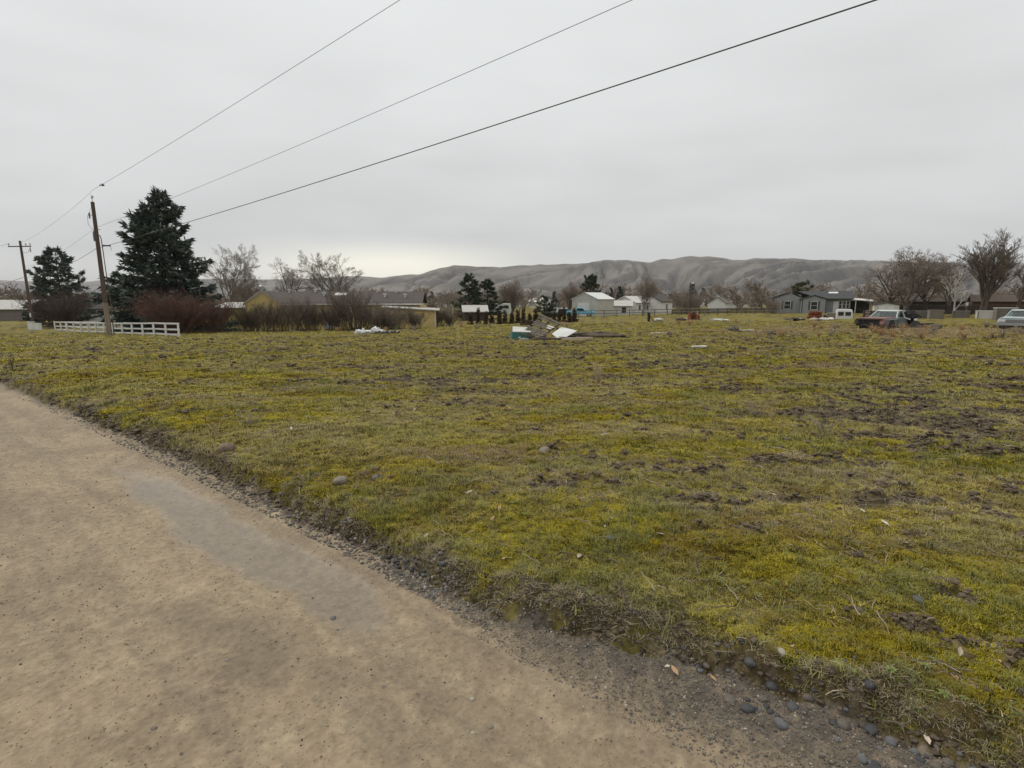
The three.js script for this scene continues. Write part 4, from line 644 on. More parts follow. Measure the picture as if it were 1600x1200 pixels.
{
  const b = 0.706, Z = 38.5, p = at(b, Z, -0.12);
  const t = sedan('wrecked_car', 'wrecked old saloon car with a rusty hood, pale roof and stripped open front', p, Math.atan2(-0.541, -0.84) , { body: carTeal, hood: rustHood, door: carTeal, roof: mat(0.50, 0.53, 0.52, 0.5, { map: grainPaint }), wheels: [[-1.45, 0.8], [-1.45, -0.8]], sink: 0.05 });
  // the stripped nose: a black block imitates the bay's shade before torn, rusty fender edges
  part(t, 'bay_shade_block', [box(0.30, 0.46, 1.62, 2.60, 0.57, 0)], M.black, 'black block standing in for the dark open engine bay, grille gone');
  part(t, 'radiator_frame', [box(0.06, 0.06, 1.7, 2.78, 0.80, 0, 0, 0.03), box(0.05, 0.40, 0.06, 2.77, 0.58, 0.35), box(0.07, 0.07, 1.2, 2.78, 0.42, -0.1, 0.12)], noseDark);
  for (const s of [-1, 1]) part(t, 'rusty_fender', [box(0.5, 0.34, 0.14, 2.52, 0.66, s * 0.86, 0, s * 0.2, 0.1, 0.04), box(0.12, 0.30, 0.3, 2.74, 0.62, s * 0.80, 0.2, 0, 0.3, 0.04)], s > 0 ? noseDark : rustHood);
  part(t, 'black_arch_disc', [cyl(0.43, 0.43, 0.10, 1.6, 0.40, 0.90, Math.PI / 2, 0, 0, 20), cyl(0.43, 0.43, 0.10, 1.6, 0.40, -0.90, Math.PI / 2, 0, 0, 20)], M.black);  // solid black discs close the empty front arches in place of hollow wells
  for (const z of [-0.8, 0.8]) part(t, 'brake_drum', cyl(0.17, 0.17, 0.1, 1.6, 0.33, z * 1.14, Math.PI / 2, 0, 0, 14), M.rust);
  part(t, 'blocking', [box(0.5, 0.3, 1.5, 1.9, 0.16, 0)], M.woodDark);
}
{
  const p = at(0.9614, 37.6, -0.10);
  const t = sedan('parked_car', 'pale blue-grey old saloon car with twin headlights and chrome bumper', p, Math.atan2(-0.616, -0.788), { body: carPale, hood: carPale, door: carPale, roof: carPale, wheels: [[1.6, 0.82], [1.6, -0.82], [-1.45, 0.82], [-1.45, -0.82]], sink: 0.06 });
  part(t, 'grille', [box(0.04, 0.22, 1.0, 2.65, 0.68, 0), ...Array.from({ length: 9 }, (_, k) => box(0.05, 0.2, 0.02, 2.67, 0.68, -0.44 + k * 0.11))], M.ceramic);
  for (const z of [-0.82, -0.62, 0.62, 0.82]) part(t, 'headlight', cyl(0.085, 0.085, 0.08, 2.66, 0.69, z, 0, 0, Math.PI / 2, 16), M.white);
  part(t, 'bumper', box(0.16, 0.16, 1.95, 2.74, 0.46, 0, 0, 0, 0, 0.05), M.steel); part(t, 'lower_valance', box(0.1, 0.16, 1.6, 2.62, 0.30, 0), M.black);
}
{ // blue pickup by the shed
  const t = thing('blue_pickup', 'bright blue pickup truck parked before the white metal shed', 'pickup', at(0.128, 92, -0.05), -0.2), blue = mat(0.10, 0.42, 0.62, 0.4);
  part(t, 'body', prism([[-2.3, 0.5], [2.4, 0.5], [2.45, 0.95], [1.0, 1.05], [-2.3, 1.0]], 1.7, 0.05), blue);
  part(t, 'cab', prism([[-0.8, 1.0], [1.0, 1.0], [0.5, 1.55], [-0.6, 1.58]], 1.5, 0.05), blue);
  for (const z of [-0.76, 0.76]) part(t, 'side_window', prism([[-0.6, 1.08], [0.78, 1.08], [0.45, 1.48], [-0.5, 1.5]], 0.03, 0.004).translate(0, 0, z), M.glass);
  for (const [x, z] of [[1.5, 0.72], [1.5, -0.72], [-1.4, 0.72], [-1.4, -0.72]]) { const w = part(t, 'wheel', cyl(0.36, 0.36, 0.2, x, 0.38, z, Math.PI / 2, 0, 0, 16), M.black); part(w, 'rim', cyl(0.18, 0.18, 0.22, x, 0.38, z, Math.PI / 2, 0, 0, 12), M.steel); }
}
{ // dark vehicles with white tops beside the blue pickup
  for (const [b, turn, label] of [[0.072, 0.3, 'white van parked left of the blue pickup'], [0.099, -0.4, 'dark car with a white roof rack load left of the blue pickup']]) {
    const t = thing('parked_vehicle', label, 'vehicle', at(b, 94, -0.05), turn), dk = b > 0.09;
    part(t, 'body', prism(dk ? [[-2.1, 0.4], [2.1, 0.4], [2.1, 0.85], [1.1, 0.95], [0.5, 1.4], [-1.2, 1.4], [-2.1, 0.95]] : [[-1.3, 0.45], [1.4, 0.45], [1.5, 1.0], [1.1, 1.7], [-1.3, 1.75]], 1.6, 0.05), dk ? M.dark : M.white);
    part(t, 'window_band', box(dk ? 1.3 : 1.6, 0.3, 1.62, dk ? -0.3 : 0, dk ? 1.15 : 1.35, 0), M.glass); if (dk) part(t, 'roof_load', box(1.3, 0.2, 1.2, -0.3, 1.51, 0), M.white);
    for (const [x, z] of [[0.95, 0.7], [0.95, -0.7], [-0.9, 0.7], [-0.9, -0.7]]) part(t, 'wheel', cyl(0.32, 0.32, 0.2, x, 0.35, z, Math.PI / 2, 0, 0, 14), M.black);
  }
}

// ---------------------------------------------------------------- rubble and scrap in the field
function lump(seed, w, h, d, rough, detail = 3, freq = 1.6) { // uneven lump resting on y = 0
  const g = new THREE.IcosahedronGeometry(1, detail), p = g.attributes.position, o = seed * 13.7;
  for (let i = 0; i < p.count; i++) { const x = p.getX(i), y = p.getY(i), z = p.getZ(i), n = 1 + rough * (N3(x * freq + o, y * freq, z * freq) + 0.5 * N3(x * freq * 2.3, y * freq * 2.3 + o, z * freq * 2.3)); p.setXYZ(i, x * n * w / 2, y * n * h / 2 + h * 0.42, z * n * d / 2); }
  const q = new THREE.BufferGeometry(); q.setAttribute('position', p); q.computeVertexNormals();
  const nn = q.attributes.normal, acc = new Map(); for (let i = 0; i < p.count; i++) { const k = [p.getX(i), p.getY(i), p.getZ(i)].map((v) => Math.round(v * 1e4)).join(); const a = acc.get(k) || [0, 0, 0]; a[0] += nn.getX(i); a[1] += nn.getY(i); a[2] += nn.getZ(i); acc.set(k, a); }
  for (let i = 0; i < p.count; i++) { const a = acc.get([p.getX(i), p.getY(i), p.getZ(i)].map((v) => Math.round(v * 1e4)).join()), l = Math.hypot(...a) || 1; nn.setXYZ(i, a[0] / l, a[1] / l, a[2] / l); }
  const uv = new Float32Array(p.count * 2); for (let i = 0; i < p.count; i++) { uv[2 * i] = p.getX(i) + p.getZ(i) * 0.7; uv[2 * i + 1] = p.getY(i) + p.getZ(i) * 0.5; } q.setAttribute('uv', new THREE.BufferAttribute(uv, 2)); return q;
}
const K28 = 0.0335; // metres per hundredth of bearing at the rubble
const RX = (c) => (c - 800) * 0.001195 * 28.3, RZ = -28.3;
const rubY = gy(RX(850), RZ);
{ // green cabinet with white lid, tipped
  const t = thing('green_cabinet', 'dark green box with a white lid lying at the left end of the rubble', 'cabinet', [RX(813), gy(RX(813), RZ) - 0.03, RZ], 0.12);
  part(t, 'body', box(0.98, 0.50, 0.8, 0, 0.24, 0, 0, 0, -0.04, 0.03), M.teal);
  part(t, 'lid', slab([-0.46, 0.50, 0.40], [0.52, 0.47, 0.40], [0.56, 0.68, -0.35], [-0.36, 0.73, -0.35], 0.04), M.offwhite);
  part(t, 'back_panel', box(0.90, 0.68, 0.06, 0.07, 0.34, -0.40), M.offwhite);
  part(t, 'torn_paper', [box(0.3, 0.1, 0.02, 0.05, 0.14, 0.41, 0, 0, 0.2), box(0.18, 0.16, 0.02, 0.30, 0.10, 0.41, 0, 0, -0.3), box(0.12, 0.08, 0.02, -0.1, 0.22, 0.41, 0, 0, 0.1)], M.litter);
}
{ // collapsed slatted wall leaning on the heap
  const t = thing('collapsed_slat_panel', 'collapsed grey slatted wooden panel leaning in the middle of the rubble', 'wood panel', [RX(846), rubY, RZ - 0.1], 0.05);
  const A = [-1.05, 0.28, 0.25], B = [0.0, 1.12, -0.55], D = [0.05, 0.10, 0.62], Cc = [1.05, 0.66, -0.2]; // left, top, bottom, right corners
  const P = (u, v, lift = 0) => [lerp(lerp(A[0], B[0], u), lerp(D[0], Cc[0], u), v), lerp(lerp(A[1], B[1], u), lerp(D[1], Cc[1], u), v) + lift, lerp(lerp(A[2], B[2], u), lerp(D[2], Cc[2], u), v) + lift * 0.6];
  const R = rngOf(61);
  for (let k = 0; k < 12; k++) { if (k === 5 || k === 10) continue; const u = k / 12, e = 0.040 + 0.010 * R(), s = R() * 0.08 - 0.04, v0 = -0.04 + R() * 0.06 + (k === 1 ? 0.3 : 0), v1 = 1.03 - R() * 0.08 - (k === 8 ? 0.35 : 0); part(t, 'slat', slab(P(u - e * 0.55, v0, 0.05), P(u - e * 0.55 + s, v1, 0.05), P(u + e * 0.6 + s, v1, 0.05), P(u + e * 0.6, v0, 0.05), 0.03), k % 3 ? M.woodGrey : M.wood); }
  for (const v of [0.06, 0.5, 0.92]) part(t, 'frame_bar', slab(P(-0.02, v - 0.035), P(-0.02, v + 0.035), P(1.0, v + 0.035), P(1.0, v - 0.035), 0.05), M.woodDark);
  part(t, 'white_slat', slab(P(0.62, 0.66, 0.09), P(0.62, 0.96, 0.09), P(0.69, 0.96, 0.09), P(0.69, 0.66, 0.09), 0.02), M.white); part(t, 'white_slat', slab(P(0.5, 0.74, 0.09), P(0.5, 0.92, 0.09), P(0.57, 0.92, 0.09), P(0.57, 0.74, 0.09), 0.02), M.white);
  part(t, 'ridge_board', slab(P(0.98, -0.12, 0.06), P(0.98, 1.12, 0.06), P(1.08, 1.12, 0.06), P(1.08, -0.12, 0.06), 0.05), M.wood);
  part(t, 'prop_post', [box(0.1, 1.0, 0.1, 0.05, 0.49, -0.62), box(0.1, 0.58, 0.1, 0.92, 0.28, -0.3)], M.woodDark);
  for (const [x, y, z, rz] of [[-0.75, 0.12, 0.55, -0.35], [-0.45, 0.09, 0.62, -0.6], [-0.15, 0.06, 0.72, 0.25]]) part(t, 'broken_slat', box(0.8, 0.10, 0.03, x, y + 0.06, z, 0.3, 0.2, rz), M.woodGrey);
}
{ const t = thing('white_sheet_panel', 'torn white sheet panel lying tilted at the right side of the rubble', 'sheet panel', [RX(884), gy(RX(884), RZ) - 0.02, RZ + 0.1], 0);
  part(t, 'sheet', [slab([-0.74, 0.30, 0.35], [-0.28, 0.02, 0.72], [0.62, 0.44, 0.0], [-0.18, 0.62, -0.45], 0.03), slab([-0.74, 0.30, 0.35], [-0.55, 0.15, 0.52], [-0.30, 0.06, 0.70], [-0.5, 0.2, 0.5], 0.028)], M.white); part(t, 'support_block', [box(0.3, 0.5, 0.2, -0.1, 0.24, -0.36), box(0.5, 0.22, 0.3, 0.3, 0.1, -0.05)], M.woodDark); }
{ const R = rngOf(63); for (let k = 0; k < 9; k++) { const x = RX(815 + 90 * R()), z = RZ + 0.3 + 0.9 * R(); solo('broken_board', box(0.5 + 0.7 * R(), 0.04, 0.09 + 0.05 * R(), 0, 0.05 + 0.06 * R(), 0, (R() - 0.5) * 0.3, 0, (R() - 0.5) * 0.18), [M.woodGrey, M.wood, M.woodDark][k % 3], 'broken grey board lying loose in the rubble', 'board', [x, gy(x, z), z], R() * 3, 'broken boards in the rubble'); } }
solo('scrap_beam', [box(0.9, 0.09, 0.12, 0.2, 0.86, 0, 0.1, 0.2, -0.28), box(0.7, 0.10, 0.10, -0.1, 0.74, -0.1, 0, -0.2, 0.02), box(0.12, 0.86, 0.12, 0.15, 0.4, -0.1)], M.woodDark, 'dark broken beams sticking out between the green box and the slatted panel', 'beam', [RX(826), rubY, RZ - 0.5]);
for (const [c0, c1, z, m, label, dy] of [[838, 876, 1.5, M.woodDark, 'dark weathered board lying flat in front of the rubble', 0], [866, 928, 1.35, M.woodPale, 'pale long board lying flat at the right in front of the rubble', 0]]) {
  const x0 = RX(c0) * 0.95, x1 = RX(c1) * 0.95, x = (x0 + x1) / 2; solo('loose_board', [box(x1 - x0, 0.06, 0.26, 0, 0.09, 0, 0, -0.06, 0.01), box((x1 - x0) * 0.7, 0.05, 0.12, 0.1, 0.04, 0.2, 0, 0.05)], m, label, 'board', [x, gy(x, RZ + z), RZ + z]);
}
{ const x = RX(935), z = RZ - 0.6; solo('dirt_mound', lump(5, 3.3, 0.42, 1.4, 0.28, 4, 2.4), mat(0.15, 0.115, 0.078, 1, { map: grainSoil, bumpMap: bumpSoil, bumpScale: 0.05 }), 'low mound of brown earth and dead weeds right of the rubble', 'mound', [x, gy(x, z) - 0.08, z]);
  solo('loose_board', [box(1.4, 0.06, 0.2, 0, 0.36, 0, 0.15, 0.06, 0.05), box(1.3, 0.05, 0.15, 0.5, 0.34, -0.3, 0, -0.2, 0)], M.woodDark, 'dark board lying on top of the earth mound', 'board', [x - 0.3, gy(x, z) - 0.05, z - 0.1]); }
{ // white tarp heap and pallet
  const Z = 41, b = -0.270, t = thing('tarp_heap', 'crumpled white tarp heap in front of the bare shrubs', 'tarp', at(b, Z, -0.03));
  const R = rngOf(70), g = (i, w, h, d, x, z) => lump(i + 20, w, h, d, 0.5, 3, 2.4).translate(x, 0, z);
  [[0.55, 0.42, 0.5, -0.75, 0.1], [0.45, 0.3, 0.4, -0.35, 0.2], [0.6, 0.36, 0.6, 0.0, 0], [0.7, 0.55, 0.6, 0.5, -0.1], [0.6, 0.4, 0.6, 0.95, 0.05], [0.25, 0.5, 0.25, -0.45, -0.05]].forEach((a, i) => part(t, 'fold', g(i, ...a), M.white));
}
{ const Z = 40.5, t = thing('wooden_pallet', 'dark wooden pallet lying beside the white tarp', 'pallet', at(-0.236, Z, 0.0), 0.15); for (let k = 0; k < 7; k++) part(t, 'deck_board', box(0.16, 0.03, 1.5, -0.9 + k * 0.28, 0.20 + (k % 3) * 0.01, 0, 0.05, 0.0, 0.08), k % 2 ? M.woodDark : M.woodGrey); for (const z of [-0.65, 0, 0.65]) part(t, 'bearer', box(1.9, 0.15, 0.08, 0, 0.08, z, 0, 0, 0.03), M.woodDark); }

// smaller scrap: [bearing, ahead, builder]
function board(b, Z, L, turn, m, label, tilt = 0.02) { solo('loose_board', [box(L, 0.05, 0.18, 0, 0.06, 0, 0, 0, tilt), box(L * 0.3, 0.05, 0.14, L * 0.1, 0.07, 0.2, 0, 0.3, tilt)], m, label, 'board', at(b, Z), turn); }
board(0.284, 34, 1.55, 0.1, M.offwhite, 'white plank lying alone on the grass right of the earth mound');
board(0.445, 36, 0.9, 0.1, M.offwhite, 'short white plank beside a grey stone');
board(0.355, 19.5, 0.55, 0.15, M.offwhite, 'small white plank alone in the middle of the field');
solo('field_stone', lump(31, 0.75, 0.42, 0.5, 0.2, 3), M.rockGrey, 'grey stone beside the short white plank', 'stone', at(0.418, 36.5, -0.05));
solo('scrap_lump', lump(32, 0.9, 0.34, 0.5, 0.2, 3), M.woodDark, 'dark lump behind the grey stone', 'scrap', at(0.416, 38, -0.04));
{ const t = thing('leaning_post', 'black post propped by a thin brace at the far side of the field', 'post', at(0.257, 62, -0.05)); part(t, 'post', box(0.28, 1.15, 0.22, 0, 0.55, 0, 0, 0, 0.04), M.black); part(t, 'brace', box(0.07, 0.9, 0.07, 0.35, 0.38, 0.05, 0, 0, 0.55), M.woodDark); part(t, 'white_tape', box(0.07, 0.6, 0.05, 0.08, 1.35, 0), M.offwhite); }
{ const t = thing('scrap_machine', 'rusty orange-brown scrap machine by the rail fence', 'machine', at(0.340, 66, -0.03), 0.3); part(t, 'housing', prism([[-0.55, 0], [0.75, 0], [0.75, 0.55], [0.3, 0.75], [-0.1, 0.7], [-0.5, 0.95]], 0.7, 0.04), M.rust); part(t, 'flywheel', cyl(0.36, 0.36, 0.14, -0.3, 0.55, 0.42, Math.PI / 2, 0, 0, 18), M.rustDark); part(t, 'skid', box(1.7, 0.14, 0.9, 0.1, 0.07, 0), M.woodGrey); part(t, 'lever', box(0.05, 0.5, 0.05, 0.5, 0.85, 0.1, 0, 0, -0.2), M.offwhite); }
function scrapHeap(b, Z, w, n, mats, seed, name, label, cat = 'scrap heap') { // separate bits, each its own part
  const R = rngOf(seed), t = thing(name, label, cat, at(b, Z, -0.03), R() * 0.4); for (let k = 0; k < n; k++) { const m = mats[Math.floor(R() * mats.length)], x = (R() - 0.5) * w, z = (R() - 0.5) * w * 0.4, s = 0.3 + 0.5 * R(); part(t, 'scrap_piece', R() < 0.45 ? lump(seed + k, s * 1.3, s * 0.55, s, 0.35, 2, 2).translate(x, 0, z) : box(s * 1.8, 0.07, s * 0.5, x, 0.08 + 0.16 * R(), z, (R() - 0.5) * 0.5, R() * 3, (R() - 0.5) * 0.35), m); } return t;
}
scrapHeap(0.395, 62, 2.2, 12, [M.white, M.offwhite, M.litter], 81, 'rubbish_heap', 'heap of white rubbish on the grass right of the rusty machine', 'rubbish');
scrapHeap(0.318, 64, 1.8, 7, [M.offwhite, M.woodPale, M.woodDark], 82, 'rubbish_heap', 'scattered pale scraps left of the rusty machine', 'rubbish');
scrapHeap(0.277, 62, 0.9, 3, [M.offwhite], 87, 'rubbish_heap', 'two or three white scraps right of the black post', 'rubbish');
scrapHeap(0.532, 58, 2.2, 9, [M.woodDark, M.dark, M.offwhite], 83, 'rubbish_heap', 'dark low scrap heap in front of the grey house', 'scrap heap');
scrapHeap(0.580, 58, 3.2, 14, [M.offwhite, M.woodPale, M.litter, M.woodGrey], 84, 'rubbish_heap', 'line of pale scraps in front of the rusty heap', 'rubbish');
scrapHeap(0.105, 72, 4, 9, [M.woodPale, M.rustDark, M.woodDark], 85, 'rubbish_heap', 'brown and pale scraps before the blue pickup', 'rubbish');
{ const t = thing('rusty_heap', 'orange-brown rusty tank and junk in front of the grey house', 'scrap heap', at(0.566, 64, -0.05), -0.3); const R = rngOf(86); for (let k = 0; k < 4; k++) part(t, 'rusty_sheet', prism([[-0.75 + 0.05 * k, 0], [0.7, 0], [0.8 - 0.08 * k, 0.22], [-0.6, 0.24]], 0.9, 0.02).translate(0.05 * k, 0.23 * k, 0), k % 2 ? M.rust : M.rustDark); for (let k = 0; k < 5; k++) part(t, 'scrap_piece', lump(90 + k, 0.5, 0.35 + 0.3 * R(), 0.4, 0.4, 2).translate(0.9 + 0.35 * R() * k, 0, 0.1), k % 2 ? M.dark : M.woodPale); }
{ const t = thing('concrete_block', 'pale concrete block left of the white camper shell', 'block', at(0.602, 63, -0.04), -0.5); part(t, 'block', box(1.2, 0.75, 0.8, 0, 0.37, 0, 0, 0, 0, 0.03), M.rock); part(t, 'cap_board', box(0.3, 0.7, 0.5, 0.8, 0.35, 0), M.woodGrey); }
{ const t = thing('camper_shell', 'white truck camper shell with two windows standing on the ground', 'camper shell', at(0.623, 62, -0.03), -0.5); part(t, 'shell', prism([[-0.8, 0], [0.8, 0], [0.8, 0.85], [0.7, 1.1], [-0.7, 1.1], [-0.8, 0.85]], 1.9, 0.05), M.white); for (const x of [-0.35, 0.35]) part(t, 'window', box(0.55, 0.42, 0.04, x, 0.62, 0.95), M.glass); part(t, 'window_trim', [box(1.4, 0.05, 0.05, 0, 0.86, 0.955), box(1.4, 0.05, 0.05, 0, 0.38, 0.955)], M.offwhite); }
{ // scrap beside the wreck: engine hoist and torn sheet metal
  const t = thing('scrap_machinery', 'black torn scrap machinery piled against the rear of the wrecked car', 'machinery', at(0.752, 38.2, -0.03), -0.4);
  part(t, 'engine_block', lump(101, 0.75, 0.8, 0.7, 0.45, 3, 2).translate(-0.15, 0.55, 0), M.black); part(t, 'bent_arm', [box(0.16, 0.7, 0.12, -0.28, 1.2, 0, 0, 0, 0.35, 0.03), box(0.7, 0.14, 0.12, 0.25, 1.02, 0, 0, 0, -0.55, 0.03), box(0.13, 0.5, 0.1, 0.0, 1.1, 0.1, 0.2, 0, -0.2, 0.03)], M.dark);
  part(t, 'white_panel', [box(0.5, 0.07, 0.3, -0.45, 0.75, 0.35, 0, 0, -0.3), box(0.2, 0.4, 0.04, 0.15, 0.55, 0.4, 0, 0, 0.3)], M.white);
  part(t, 'axle', [box(1.6, 0.12, 0.14, 0.5, 0.35, 0.2, 0, 0.2, 0.05), cyl(0.3, 0.3, 0.2, 0.1, 0.3, 0.5, 1.3, 0, 0.2, 16)], M.dark);
  for (let k = 0; k < 6; k++) part(t, 'scrap_piece', k % 2 ? lump(110 + k, 0.6, 0.35, 0.4, 0.4, 2).translate(-0.4 + 0.35 * k, 0, 0.2 + 0.1 * (k % 3)) : box(0.9, 0.06, 0.3, -0.2 + 0.35 * k, 0.1 + 0.05 * k, 0.4, 0.1, 0.4 * k, 0.15), k % 3 ? M.dark : M.woodDark);
}
board(0.795, 41, 1.6, -0.7, M.woodDark, 'dark boards on the grass right of the scrap machinery', 0.06);
board(0.928, 38, 1.4, -0.4, M.woodDark, 'dark board on the grass left of the pale blue-grey car');
board(0.948, 39, 1.1, -0.4, M.woodPale, 'pale plywood scrap propped behind the dark board near the pale car', 0.12);
board(0.925, 33.2, 1.0, -0.5, M.woodGrey, 'grey plank in front of the pale blue-grey car');
board(0.733, 35.2, 0.6, -0.3, M.offwhite, 'small white plank in front of the wrecked car');
[[0.676, 57, 1.25, 0.95, M.woodGrey, 'grey weathered crate left of the wrecked car roof'], [0.768, 62, 1.2, 0.85, M.woodGrey, 'grey crate right of the garden shed, beside a darker one'], [0.795, 60, 1.3, 0.95, M.rock, 'pale stone-coloured crate below the dark trunked tree'], [0.842, 64, 1.6, 0.8, M.woodGrey, 'low grey crate below the white birch'], [0.887, 62, 1.5, 0.85, M.offwhite, 'white-topped crate below the vase-shaped tree'], [0.925, 56, 1.7, 1.25, M.woodGrey, 'largest grey crate with a pale lid near the pale car']].forEach(([b, Z, w, h, m, label], i) => {
  const t = thing('wooden_crate', label, 'crate', at(b, Z, -0.03), -0.6 + 0.1 * (i % 3), 'crates along the far yard'), n = 4; for (let k = 0; k < n; k++) part(t, 'side_board', box(w, h / n - 0.02, 0.9, 0, h / n * (k + 0.5), 0, 0, 0, 0, 0.01), m); for (const x of [-1, 1]) part(t, 'corner_post', box(0.1, h, 0.06, x * (w / 2 - 0.06), h / 2, 0.48), m === M.woodGrey ? M.wood : M.woodGrey); part(t, 'lid', box(w + 0.08, 0.07, 1.0, 0, h + 0.035, 0), i > 3 ? M.offwhite : M.woodGrey);
});
{ const t = thing('gate_posts', 'pair of dark weathered gate posts left of the wrecked car', 'gate post', at(0.667, 56, -0.05)); for (const x of [-0.35, 0.35]) part(t, 'post', box(0.16, 1.15, 0.16, x, 0.55, 0), M.woodDark); for (const y of [0.3, 0.6, 0.9]) part(t, 'rung', box(0.6, 0.07, 0.06, 0, y, 0), M.woodPale); }

// ---------------------------------------------------------------- stones, sticks, weeds in the foreground
const cobbleG = [1, 2, 3, 4, 5].map((k) => lump(k + 40, 1, 0.55, 0.8, 0.16, 2, 1.1));
const onRay = (w, s) => { const x = DX * s + NX * w, z = DZ * s + NZ * w; return [x, gy(x, z), z]; };
function stone(w, s, size, m, label, sink = 0.25, group, name = 'stone') { const [x, y, z] = onRay(w, s), R = rngOf(Math.round(w * 977 + s * 1313)); const o = solo(name, cobbleG[Math.floor(R() * 5)], m, label, 'stone', [x, y - size * 0.55 * sink, z], R() * 6, group); o.scale.set(size * (0.85 + 0.3 * R()), size * (0.8 + 0.4 * R()), size); return o; }
function stoneAt(x, z, size, m, label, group) { const R = rngOf(Math.round(x * 977 + z * 1313)); const o = solo('stone', cobbleG[Math.floor(R() * 5)], m, label, 'stone', [x, gy(x, z) - size * 0.1, z], R() * 6, group); o.scale.set(size, size * (0.9 + 0.4 * R()), size); return o; }
stoneAt(-2.86, -5.12, 0.18, M.rockRed, 'largest reddish rock lodged in the bank of the road edge');
stoneAt(-1.40, -4.12, 0.13, M.rock, 'brown rock half grown over in the bank');
stoneAt(-1.10, -4.10, 0.08, M.rockGrey, 'smooth grey stone near the brown rock in the bank');
stoneAt(0.30, -4.75, 0.13, M.rock, 'flat tan stone alone on the mossy grass');
stoneAt(0.58, -2.92, 0.06, M.rockGrey, 'blue-grey stone in the grass above the bank');
stoneAt(1.92, -2.30, 0.06, M.rockGrey, 'dark grey stone in the grass at the field edge');
stoneAt(1.16, -2.06, 0.045, M.rockPale, 'pale flat stone in the bank grass');
stoneAt(1.42, -1.88, 0.055, M.cobbleDark, 'dark round stone low in the bank grass');
{
  const R = rngOf(600), mats = [M.cobble, M.rockGrey, M.cobbleDark, M.cobbleDark, M.cobbleBrown, M.cobbleBrown];
  for (let i = 0; i < 150; i++) { const s = -0.8 + 1.5 * Math.pow(R(), 1.3), w = 2.03 + 0.27 * R() + 0.03 * s; stone(w, s, 0.014 + 0.046 * Math.pow(R(), 3) + 0.012 * R(), mats[Math.floor(R() * 6)], 'dark rounded cobble in the heap along the gravel shoulder', 0.3 + 0.35 * R(), 'cobbles along the gravel shoulder', 'cobble'); }
  for (let i = 0; i < 46; i++) { const s = 2.05 + 0.75 * R() , w = 1.93 + 0.11 * R(); stone(w, s, 0.025 + 0.035 * R() * R(), mats[Math.floor(R() * 6)], 'grey cobble in the band where shoulder meets sand', 0.15, 'cobbles at the sand bank', 'cobble'); }
  for (let i = 0; i < 22; i++) { const s = -0.6 + 2.6 * R(), w = 2.15 + 0.3 * R(); stone(w, s, 0.02 + 0.03 * R() * R(), mats[Math.floor(R() * 6)], 'small dark stone at the foot of the grassy bank', 0.3, 'stones at the foot of the bank', 'cobble'); }
  for (let i = 0; i < 34; i++) { const s = -0.2 + 5 * R() * R(), w = -0.5 + 2.1 * R(); stone(w, s, 0.018 + 0.028 * R() * R(), [M.rockGrey, M.rock, M.cobbleBrown, M.rockPale][i % 4], 'small stone pressed into the dirt road', 0.62, 'stones in the dirt road', 'road_stone'); }
  stone(1.02, 0.12, 0.028, M.orange, 'orange pebble on the dirt road', 0.3, null, 'road_stone'); stone(2.10, -0.22, 0.03, M.orange, 'orange pebble among the dark cobbles of the shoulder', 0.1, null, 'cobble'); stone(2.22, -0.42, 0.022, M.leafTan, 'pale orange pebble at the bank edge of the cobbles', 0.1, null, 'cobble');
  // fine gravel, uncountable
  const G = new THREE.IcosahedronGeometry(1, 0), n = 44000, im = new THREE.InstancedMesh(G, mat(1, 1, 1, 0.8), n), m = new THREE.Matrix4(), q = new THREE.Quaternion(), c = new THREE.Color(); im.name = 'loose_gravel'; im.userData = { kind: 'stuff', label: 'fine loose gravel along the road edge', category: 'gravel' };
  for (let i = 0; i < n; i++) {
    let s, w, size; const u = R();
    if (u < 0.30) { s = -1 + 3.4 * R(); w = 1.72 + 0.5 * Math.pow(R(), 0.8) ; size = 0.0028 + 0.008 * R() * R() * R(); if (s > 1.6) w = 1.8 + 0.2 * R(); } else if (u < 0.37) { s = 2 + 12 * R() * R(); w = 1.82 + 0.22 * R(); size = 0.005 + 0.014 * R() * R(); } else { s = -1 + 11 * R() * R(); w = -1.6 + 3.4 * R(); size = (0.0016 + 0.0045 * R() * R() * R()) * (1 + 0.12 * Math.max(0, s)); if (dampness(w, s, 0) > 0.3 && R() < 0.9) { s = -1 - R(); } }
    const [x, y, z] = onRay(w, s); m.compose(V(x, y + size * 0.15, z), q.setFromEuler(new THREE.Euler(R() * 6, R() * 6, R() * 6)), V(size, size * (0.5 + 0.4 * R()), size * (0.7 + 0.5 * R()))); im.setMatrixAt(i, m);
    const t = R(); if (u >= 0.37 && t > 0.84) c.setRGB(0.08, 0.066, 0.052); else if (u >= 0.37) c.setRGB(0.17 + 0.30 * t, 0.13 + 0.25 * t, 0.08 + 0.175 * t); else if (t < 0.72) c.setRGB(0.075 + 0.11 * t, 0.068 + 0.096 * t, 0.06 + 0.08 * t); else if (t < 0.95) c.setRGB(0.22, 0.18, 0.13); else c.setRGB(0.36, 0.32, 0.26); im.setColorAt(i, c);
  }
  scene.add(shade(im));
}
function stick(x, z, L, turn, m, label, group, seed, cat = 'stick') { const R = rngOf(seed), k = new Mesher(), n = 5, pts = [], rad = []; for (let i = 0; i <= n; i++) { const t = i / n - 0.5; pts.push(V(t * L, 0.012 + 0.02 * R() + 0.012 * (1 - 4 * t * t), (R() - 0.5) * L * 0.06)); rad.push(lerp(0.0038, 0.0012, i / n) * (0.6 + 1.2 * L)); } k.tube(pts, rad, 5); if (L > 0.25) { const p = pts[3]; k.tube([p, p.clone().add(V(L * 0.16, 0.03, L * 0.12))], [0.003, 0.0015], 4); } return solo('dry_stick', k.geo(), m, label, cat, [x, gy(x, z) + 0.004, z], turn, group); }
